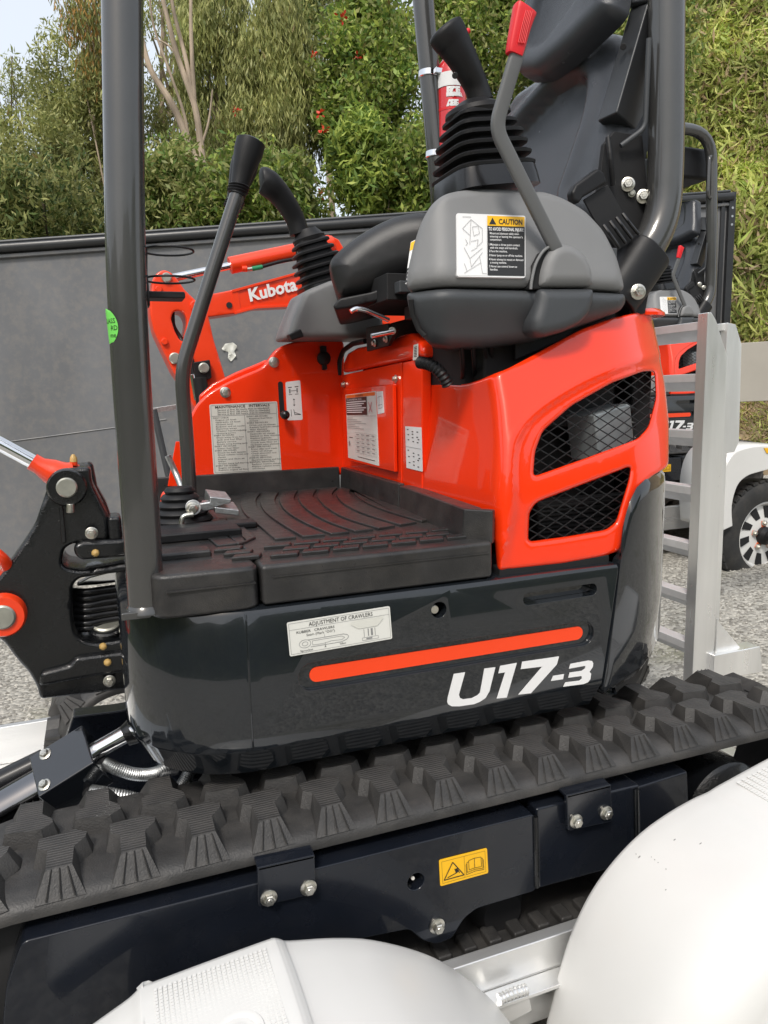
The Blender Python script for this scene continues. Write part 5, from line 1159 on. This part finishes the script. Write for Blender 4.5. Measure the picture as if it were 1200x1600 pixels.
for q, rr_ in (((260, 434), .020), ((248, 452), .014), ((305, 478), .022), ((257, 534), .014), ((273, 560), .024)):
    mk('arm_pin', *lathe_g(YP(YB-.02).w(*YP(YB-.02).px(*q)), (0, -1, 0), [(rr_, 0), (rr_, .010), (rr_*.8, .014)], 20), MAT['pin'] if rr_ > .015 and q[0] != 305 else MAT['orange'], BM)
cyl('arm_rod', P(262, 436, Y=YB+.03), P(362, 415, Y=YB+.03), .017, MAT['chrome'], BM); cyl('arm_cylinder', P(359, 415, Y=YB+.03), P(520, 381, Y=YB+.03), .036, MAT['orange'], BM, seg=28)
cyl('hose_fitting', P(394, 420, Y=YB), P(410, 417, Y=YB), .010, MAT['green'], BM); tube('arm_hose', [P(408, 417, Y=YB), P(440, 408, Y=YB), P(500, 398, Y=YB)], .008, MAT['blackp'], BM); cyl('hose_fitting', P(378, 420, Y=YB), P(386, 420, Y=YB), .013, MAT['orange'], BM); cyl('hose_fitting', P(386, 421, Y=YB), P(394, 420, Y=YB), .009, MAT['zinc'], BM)
tube('arm_hose', crom([P(268, 488, Y=YB+.03), P(270, 510, Y=YB+.03), P(282, 530, Y=YB+.03), P(296, 555, Y=YB-.02), P(305, 600, Y=YB-.03)], 5, False), .013, MAT['blackp'], BM, fr=.001)
pprism('valve_block', YP(YB-.06), [(302, 566), (328, 562), (331, 590), (318, 598), (305, 592)], .06, MAT['blackp'], BM, bevel=.004); mk('arm_pin', *lathe_g(P(318, 575, Y=YB-.06), (0, -1, 0), [(.022, 0), (.022, .012), (.017, .016)], 20), MAT['pin'], BM)
cyl('bucket_cylinder', P(312, 590, Y=YB-.06), P(330, 720, Y=YB-.06), .03, MAT['blackp'], BM); cyl('bucket_rod', P(300, 585, Y=YB-.05), P(308, 625, Y=YB-.05), .012, MAT['chrome'], BM)
label('boom_lettering', PBm, [(387, 451), (461, 432), (465, 453), (391, 471)], BM, None, [('t', 'Kubota', .0, .98, .95, 1.0, 'stickerw', .035)], h=.0075)
pprism('bucket', YP(YB-.1), [(330, 740), (400, 730), (420, 800), (390, 880), (330, 890), (310, 820)], .35, MAT['cast'], BM, bevel=.02); pprism('pedestal', YP(YB), [(690, 640), (780, 640), (800, 960), (680, 960)], .3, MAT['cast'], BM, bevel=.02)
pprism('stand_bar', YP(4.2), [(236, 638), (275, 632), (275, 640), (236, 647)], .02, MAT['galv'], BM, bevel=.002); tube('stand_leg', [P(240, 640, Y=4.2), P(258, 720, Y=4.2), P(300, 900, Y=4.2)], .018, MAT['greydark'], BM)

# scuffs on the right mudguard
mb = MB()
for k in range(11):
    x, y = random.uniform(1060, 1195), random.uniform(1270, 1420)
    if k < 5: x, y = 1095+k*9, 1306+k*3
    t_ = min(range(len(pr2)), key=lambda i: abs(pr2[i].x-P(x, y, Z=pr2[-12].z+.0).x)); p = pr2[t_]; yy = P(x, y, Z=p.z).y
    if yy > YI-.02 or yy < YO+.11: continue
    tn_ = (pr2[min(t_+1, len(pr2)-1)]-pr2[t_-1]).normalized(); nn = Vector((-tn_.z, 0, tn_.x)); s_ = random.uniform(.0004, .0009)
    mb.add(*box_g(Vector((p.x, yy, p.z))+nn*.0032, s_*random.choice((1, 2, 4)), s_, .0006, (tn_, Vector((0, 1, 0)), nn)))
mb.build('scuff_marks', MAT['inkgrey'], f2, smooth=0)['kind'] = 'stuff'

# ------------------------------------------------------------- ground, grey wall, hill, plants
fw = Vector((math.sin(YAW), math.cos(YAW), 0)); rt = Vector((math.cos(YAW), -math.sin(YAW), 0))
def gz(x, y):
    return .32*sstep(2.2, 4.6, x+.0*y)*1.0 + .55*sstep(5.5, 10, x) + .0*y
nx_, ny_ = 90, 90; xs = np.concatenate([np.linspace(-60, -6, 12), np.linspace(-5, 14, 66), np.linspace(16, 80, 12)]); ys = np.concatenate([np.linspace(-60, -3, 12), np.linspace(-2, 14, 66), np.linspace(16, 90, 12)])
vs = [(x, y, float(gz(np.float64(x), np.float64(y)))) for x in xs for y in ys]; fs = [(i*len(ys)+j, (i+1)*len(ys)+j, (i+1)*len(ys)+j+1, i*len(ys)+j+1) for i in range(len(xs)-1) for j in range(len(ys)-1)]
kind(mk('gravel_ground', vs, fs, MAT['gravel']), 'structure')
# loose stones where the gravel shows
def scatter_stones(n, fn, smin_, smax):
    vs = []; fs = []
    for i in range(n):
        x, y = fn(); z = float(gz(np.float64(x), np.float64(y))); s = random.uniform(smin_, smax)*random.uniform(.6, 1)
        pts = [(1, 0, 0), (-1, 0, 0), (0, 1, 0), (0, -1, 0), (0, 0, .7), (0, 0, -.5)]; a = random.uniform(0, 6.3); ca, sa_ = math.cos(a), math.sin(a); n0 = len(vs)
        for p in pts:
            k = s*random.uniform(.7, 1.25); vs.append((x+(p[0]*ca-p[1]*sa_)*k, y+(p[0]*sa_+p[1]*ca)*k, z+p[2]*k+s*.15))
        fs += [(n0+a_, n0+b_, n0+c_) for a_, b_, c_ in ((0, 2, 4), (2, 1, 4), (1, 3, 4), (3, 0, 4), (2, 0, 5), (1, 2, 5), (3, 1, 5), (0, 3, 5))]
    return vs, fs
V1, F1 = scatter_stones(5000, lambda: (random.uniform(-1.6, .3), random.uniform(3.2, 7.5)), .008, .019); V2_, F2 = scatter_stones(7000, lambda: (random.uniform(2.4, 5.2), random.uniform(2.3, 4.6)), .006, .015)
n0 = len(V1)
leaf = MAT['gravel']; m_st = mat('stone', (.34, .325, .30), .85, var=.0)
nt = m_st.node_tree; g_ = nt.nodes.new('ShaderNodeNewGeometry'); rpn = nt.nodes.new('ShaderNodeValToRGB'); rpn.color_ramp.elements[0].color = (.17, .16, .14, 1); rpn.color_ramp.elements[1].color = (.50, .48, .43, 1); nt.links.new(g_.outputs['Random Per Island'], rpn.inputs[0]); nt.links.new(rpn.outputs[0], nt.nodes['Principled BSDF'].inputs['Base Color'])
kind(tag(mk('gravel_stones', V1+V2_, F1+[tuple(i+n0 for i in f) for f in F2], m_st, smooth=0), 'loose grey gravel stones on the ground', 'gravel'), 'stuff')

DW = 8.2; PW = Pl(CAM+fw*DW-Vector((0, 0, CAM.z)), -fw+rt*.13)
wu0, wv0 = PW.px(0, 386); wu1, wv1 = PW.px(1139, 306)
WL = thing('grey_panel_wall', 'long dark grey panel wall with black capping behind the machines', 'wall', (PW.O.x, PW.O.y, 0))
def wpt(u, dv=0., h=0.): return PW.w(u, wv0+(wv1-wv0)*(u-wu0)/(wu1-wu0)+dv, h)
uL = wu0-3.0
mk('panel', *prism_g([PW.w(uL, -.3), PW.w(wu1, -.1), wpt(wu1), wpt(uL)], -PW.N*.10), MAT['wall'], WL, bevel=.004)
sweep('capping', [wpt(uL, -.02, .03), wpt(wu1+.02, -.02, .03)], .055, MAT['wallcap'], WL, ry=.045, seg=16, ex=3)
sweep('capping_lip', [wpt(uL, -.095, .02), wpt(wu1, -.095, .02)], .022, MAT['wall'], WL, ry=.02, seg=10, ex=3)
sweep('cap_wire', [wpt(uL, .045, .02), wpt(wu1, .045, .02)], .016, MAT['greydark'], WL, seg=8)
mk('corner_post', *prism_g([PW.w(wu1-.02, -.1, .05), PW.w(wu1+.06, -.1, .05), wpt(wu1+.06, .03, .05), wpt(wu1-.02, .03, .05)], -PW.N*.16), MAT['wallcap'], WL, bevel=.006)
mk('rubber_seal', *prism_g([PW.w(wu1-.10, -.1, .03), PW.w(wu1-.05, -.1, .03), wpt(wu1-.05, -.05, .03), wpt(wu1-.10, -.05, .03)], -PW.N*.03), MAT['wallcap'], WL, bevel=.01)
for k in range(4): mk('post_hole', *lathe_g(wpt(wu1+.02, -.05-.09*k, .051), tuple(PW.N), [(.013, 0), (.013, .002)], 12), MAT['galv'], WL)
for k in range(7): mk('rivet', *lathe_g(wpt(wu1-.16, -.35-.25*k, .0), tuple(PW.N), [(.014, 0), (.010, .006)], 10), MAT['stickerw'], WL)
s_ = [PW.w(*PW.px(x, y), .004) for x, y in ((-40, 697), (60, 684), (180, 668), (260, 655))]; sweep('panel_seam', s_, .006, MAT['wall'], WL, seg=6)
tp_ = Pl(PW.w(*PW.px(358, 550), .02), PW.N)
relief('torn_film', tp_, [(346, 545), (352, 537), (364, 535), (371, 541), (366, 549), (369, 556), (361, 565), (356, 560), (357, 550), (350, 548)], MAT['stickerg'], WL, t=.004, r=.002, fr=.01, h=lambda u, v: .02*np.sin(u*60)*np.cos(v*47), step=.03)

# hill behind the wall
def hillz(s, t):
    """s across the picture (metres to the right of the axis), t metres behind the camera plane"""
    top = np.interp(s, [-14, -8, -3, 2, 5, 9, 16], [3.4, 3.6, 4.6, 6.0, 9.5, 13, 15]); st = np.interp(s, [-14, 2, 4.6, 6.5, 12], [12.0, 11.5, 10.0, 9.6, 9.4]); base = np.interp(s, [-5, 3, 6, 9], [.3, .5, .9, 1.2])
    run = np.interp(s, [-14, 0, 6, 12], [9, 9, 8, 7]); k = sstep(0, 1, np.clip((t-st)/run, 0, 1))*.45+np.clip((t-st)/run, 0, 1)*.55
    return base+(top-base)*k
ss = np.linspace(-30, 34, 90); ts = np.concatenate([np.linspace(8.9, 22, 50), np.linspace(24, 70, 12)]); vs = []
for s in ss:
    for t in ts:
        p = CAM+fw*t+rt*s; z = float(hillz(s, t))+.10*math.sin(s*2.1+t*1.3)+.07*math.sin(s*4.7-t*3.1); vs.append((p.x, p.y, z if t > 9 else -.2))
fs = [(i*len(ts)+j, (i+1)*len(ts)+j, (i+1)*len(ts)+j+1, i*len(ts)+j+1) for i in range(len(ss)-1) for j in range(len(ts)-1)]
kind(mk('hillside', vs, fs, MAT['earth']), 'structure')

def leaves(name, C0, A, Wd, mats, parent=None, L=.1, wr=.3, lvar=.35):
    """C0 centres (n,3), A long axis (n,3) unit; one diamond leaf each"""
    n = len(C0); ln = L*(1+lvar*rng.uniform(-1, 1, n)); rv = rng.normal(size=(n, 3)); B = np.cross(A, rv); B /= np.linalg.norm(B, axis=1)[:, None]+1e-9
    ln = ln[:, None]; off = np.array(OFF[parent.name]) if parent is not None else np.zeros(3); C0 = C0-off
    nz = np.cross(A, B)
    v = np.stack([C0-A*ln*.5, C0+B*ln*wr*.5+A*ln*.05, C0+A*ln*.5+nz*ln*.08, C0-B*ln*wr*.5+A*ln*.05], 1).reshape(-1, 3)
    me = bpy.data.meshes.new(name); me.vertices.add(4*n); me.vertices.foreach_set('co', v.ravel().astype(np.float32))
    me.loops.add(4*n); me.loops.foreach_set('vertex_index', np.arange(4*n, dtype=np.int32)); me.polygons.add(n); me.polygons.foreach_set('loop_start', np.arange(0, 4*n, 4, dtype=np.int32)); me.polygons.foreach_set('loop_total', np.full(n, 4, np.int32))
    for m_ in mats: me.materials.append(MAT[m_])
    if len(mats) > 1: me.polygons.foreach_set('material_index', rng.integers(0, len(mats), n).astype(np.int32))
    me.update(); me.validate(); o = bpy.data.objects.new(name, me); link(o, parent); return o
def at(px, py, t):
    v = ray(px, py); k = t/(v.dot(fw)); return CAM+v*k
def tree(lab, px, py, rx, ry, dep, mats, nleaf, L, wr, weep=.6, ncl=40, trunk='bark', tw=.10, lean=0., cl=.5, gap=0., limbs=9, grp='trees beyond the wall', cat='tree', nm='tree', show=None):
    c = at(px, py, dep); sx = dep/FPX*rx; sz = dep/FPX*ry; sy = min(sx, 2.0)
    s = (c-CAM).dot(rt); bz = float(hillz(s, dep)) if dep > 9 else .0
    base = Vector((c.x-rt.x*lean, c.y-rt.y*lean, bz-.1)); o = thing(nm, lab, cat, tuple(base), grp)
    cl_c = []
    while len(cl_c) < ncl:
        q = rng.normal(size=3); q /= np.linalg.norm(q); q *= rng.uniform(.35, 1)**.5
        cl_c.append((c.x+rt.x*q[0]*sx+fw.x*q[1]*sy, c.y+rt.y*q[0]*sx+fw.y*q[1]*sy, c.z+q[2]*sz))
    cl_c = np.array(cl_c)
    mb = MB(); top = Vector((c.x, c.y, c.z+sz*.55)); mid = base.lerp(top, .5)+Vector((random.uniform(-.2, .2), 0, 0))
    mb.add(*sweep_g(crom([base, base.lerp(mid, .5)+Vector((.06, 0, 0)), mid, mid.lerp(top, .5)-Vector((.08, 0, 0)), top], 4, False), list(np.linspace(tw, tw*.3, 17)), seg=10))
    for k in range(min(limbs, ncl)):
        e = Vector(cl_c[k]); st = base.lerp(top, random.uniform(.35, .9)); m1 = st.lerp(e, .5)+Vector((0, 0, .15*sz*.4)); mb.add(*sweep_g(crom([st, m1, e], 4, False), list(np.linspace(tw*.38, tw*.08, 9)), seg=7))
    mb.build('trunk', MAT[trunk], o, smooth=50)
    idx = rng.integers(0, ncl, nleaf); rc = cl*(.6+.8*rng.uniform(size=ncl)); d3 = rng.normal(size=(nleaf, 3)); d3 /= np.linalg.norm(d3, axis=1)[:, None]; rr_ = rng.uniform(size=nleaf)**.45
    pos = cl_c[idx]+d3*(rr_*rc[idx])[:, None]*np.array([1, 1, 1.0+weep*.8])
    if weep: pos[:, 2] -= weep*.25*rng.uniform(size=nleaf)*rc[idx]
    A = rng.normal(size=(nleaf, 3)); A /= np.linalg.norm(A, axis=1)[:, None]; A = A*(1-weep*.75)+np.array([0, 0, -1])*weep; A /= np.linalg.norm(A, axis=1)[:, None]
    leaves('crown', pos, A, None, mats, o, L, wr); return o
T = tree
T('olive gum tree with rounded crown at the far left edge', 30, 300, 100, 100, 15, ['gum', 'gumpale'], 26000, .13, .26, .5, 60, 'bark', .10, cl=.42)
T('taller gum tree left of the front post, reaching into the sky', 148, 185, 75, 120, 17, ['gum', 'gumpale'], 26000, .13, .26, .5, 60, 'bark', .10, cl=.42)
T('thin sparse sapling crown at the top left corner', 22, 120, 26, 50, 19, ['gum'], 900, .14, .22, .5, 10, 'barkd', .05, cl=.30)
T('rust-tinged drooping gum tree just behind the front post', 150, 30, 45, 90, 16, ['gum', 'rust', 'gum'], 6000, .14, .2, .8, 22, 'bark', .06, cl=.38)
T('gum tree with pale bare leaning limbs right of the front post', 262, 90, 60, 140, 18, ['gum', 'gumpale'], 8000, .13, .22, .6, 26, 'bark', .11, cl=.40, limbs=16)
T('pale weeping gum tree above the travel lever', 345, 140, 55, 190, 14.6, ['gumpale', 'gum'], 30000, .15, .17, .8, 60, 'bark', .10, cl=.38)
T('pale weeping gum tree above the far joystick', 430, 170, 55, 150, 14.2, ['gumpale', 'gumpale', 'gum'], 26000, .15, .17, .8, 54, 'bark', .09, cl=.38)
T('tall dark gum tree between the weeping tree and the thin post', 505, 60, 75, 120, 18.5, ['gum', 'darkleaf', 'gumpale'], 17000, .14, .22, .6, 44, 'bark', .10, cl=.45)
TF = T('broad green tree with red flowers behind the joysticks', 575, 150, 70, 160, 14, ['broad', 'gum', 'broadpale'], 26000, .12, .42, .3, 60, 'barkd', .10, cl=.40)
T('bright green feathery tree low behind the seat cushion', 575, 265, 60, 55, 12.6, ['broadpale', 'broadpale', 'broad'], 9000, .16, .26, .4, 30, 'bark', .05, cl=.30)
T('leafy tree filling the gap between post and red lever', 735, 70, 80, 130, 15, ['broad', 'gumpale', 'broadpale'], 26000, .12, .36, .35, 60, 'bark', .11, cl=.42)
T('green tree at the top behind the head rest', 890, 30, 120, 130, 15.4, ['broad', 'gumpale'], 14000, .14, .34, .4, 44, 'bark', .1, cl=.45)
T('dark green tree behind the rear canopy post', 1010, 120, 60, 180, 13.5, ['broad', 'bamboo', 'gum'], 14000, .16, .26, .5, 40, 'barkd', .1, cl=.45)
T('leafy tree low on the left behind the wall', 70, 345, 110, 55, 12.4, ['gum', 'gumpale', 'darkleaf'], 17000, .13, .28, .5, 44, 'barkd', .06, cl=.38)
T('green bushy tree low behind the front post', 270, 315, 85, 58, 12.2, ['broad', 'gum', 'gumpale'], 17000, .12, .34, .4, 44, 'barkd', .06, cl=.36)
T('bushy tree low behind the travel lever handle', 420, 318, 85, 52, 12.0, ['broad', 'gum', 'broadpale'], 15000, .12, .36, .4, 42, 'barkd', .06, cl=.35)
T('dense green bush tree low between the wall and the thin post', 640, 290, 75, 65, 12.8, ['broad', 'broadpale', 'gum'], 16000, .12, .40, .4, 44, 'barkd', .06, cl=.36)
for k, (x, y) in enumerate(((490, 86), (500, 178), (505, 202), (501, 304), (536, 28), (368, 172), (405, 343), (560, 90))):
    c = np.array(at(x, y, 12.0)); n = 12; q = rng.normal(size=(n, 3))*.035; A = q/np.linalg.norm(q, axis=1)[:, None]; leaves('flower', c+q, A, None, ['flower'], TF, .06, .6)
# bare pale limbs
LM = [(((320, 288), (296, 225), (270, 165), (236, 110), (222, 60)), .075), (((322, 300), (314, 230), (304, 165), (278, 90), (262, 30), (245, -40)), .065), (((304, 165), (292, 100), (272, 20), (262, -40)), .045), (((304, 165), (300, 90), (298, 20), (300, -40)), .042), (((296, 225), (288, 180), (268, 120), (240, 40), (232, -30)), .03), (((278, 90), (262, 70), (240, 60)), .02), (((314, 230), (326, 190), (332, 140)), .025)]
TL = thing('bare_tree', 'bare pale leaning tree limbs showing through the leaves', 'tree', tuple(at(330, 380, 13.2)), 'trees beyond the wall')
for pts, r_ in LM: sweep('limb', crom([at(*q, 13.2) for q in pts], 5, False), list(np.linspace(r_, r_*.5, (len(pts)-1)*5+1)), MAT['bark'], TL, seg=9)
sweep('trunk', [at(320, 285, 13.2), at(326, 330, 13.2), Vector(at(330, 380, 13.2))-Vector((0, 0, 1.5))], [.075, .08, .1], MAT['bark'], TL)
# undergrowth as masses nobody could count
def cover(name, lab, n, s0, s1, t0, t1, mats, L, wr, up, lift, cat='plants', cull=None):
    s = rng.uniform(s0, s1, n); t = rng.uniform(t0, t1, n); z = hillz(s, t)+.10*np.sin(s*2.1+t*1.3)+.07*np.sin(s*4.7-t*3.1)
    cl = np.sin(s*3.3+1.2*np.sin(t*2.2))*np.sin(t*2.7+s); z = z+np.abs(rng.normal(size=n))*lift*(.6+.5*cl)
    C0 = np.stack([CAM.x+fw.x*t+rt.x*s, CAM.y+fw.y*t+rt.y*s, z], 1); A = rng.normal(size=(n, 3)); A /= np.linalg.norm(A, axis=1)[:, None]
    A = A*.62+np.array([-fw.x*.45-rt.x*.1, -fw.y*.45-rt.y*.1, up]); A /= np.linalg.norm(A, axis=1)[:, None]
    return kind(tag(leaves(name, C0, A, None, mats, None, L, wr), lab, cat), 'stuff')
cover('undergrowth', 'green undergrowth covering the hill behind the trees', 90000, -12, 5.5, 11.8, 22, ['gum', 'broad', 'gum'], .20, .30, -.2, .7)
cover('bamboo_grass', 'light green bamboo-like grass leaning down the bank on the right', 60000, 4.0, 9.5, 11.3, 19, ['bamboo', 'bamboo', 'bamboo', 'bamboo', 'dry', 'broadpale'], .32, .14, -.5, .36)
cover('dry_grass', 'straw-coloured dry grass at the foot of the bank', 26000, 4.3, 9.0, 9.3, 12.4, ['dry', 'dry', 'bamboo', 'gum'], .22, .08, -.2, .13)

# unseen bank added behind the camera: darkens reflections in the paintwork, cuts fill light
ang = np.linspace(rad(95), rad(330), 140); vs = []; prof = [(10.5, -.1), (11.5, .6), (13, 2.6), (15, 5.0), (18, 7.2), (26, 9.0)]
for a in ang:
    for r_, z in prof:
        q = r_*(1+.03*math.sin(a*9)); vs.append((q*math.sin(a+YAW), q*math.cos(a+YAW), z*(.85+.07*math.sin(a*5)+.03*math.sin(a*13+1))))
m_ = len(prof); fs = [(i*m_+j, (i+1)*m_+j, (i+1)*m_+j+1, i*m_+j+1) for i in range(len(ang)-1) for j in range(m_-1)]
kind(mk('reflection_bank', vs, fs, MAT['understory']), 'structure')
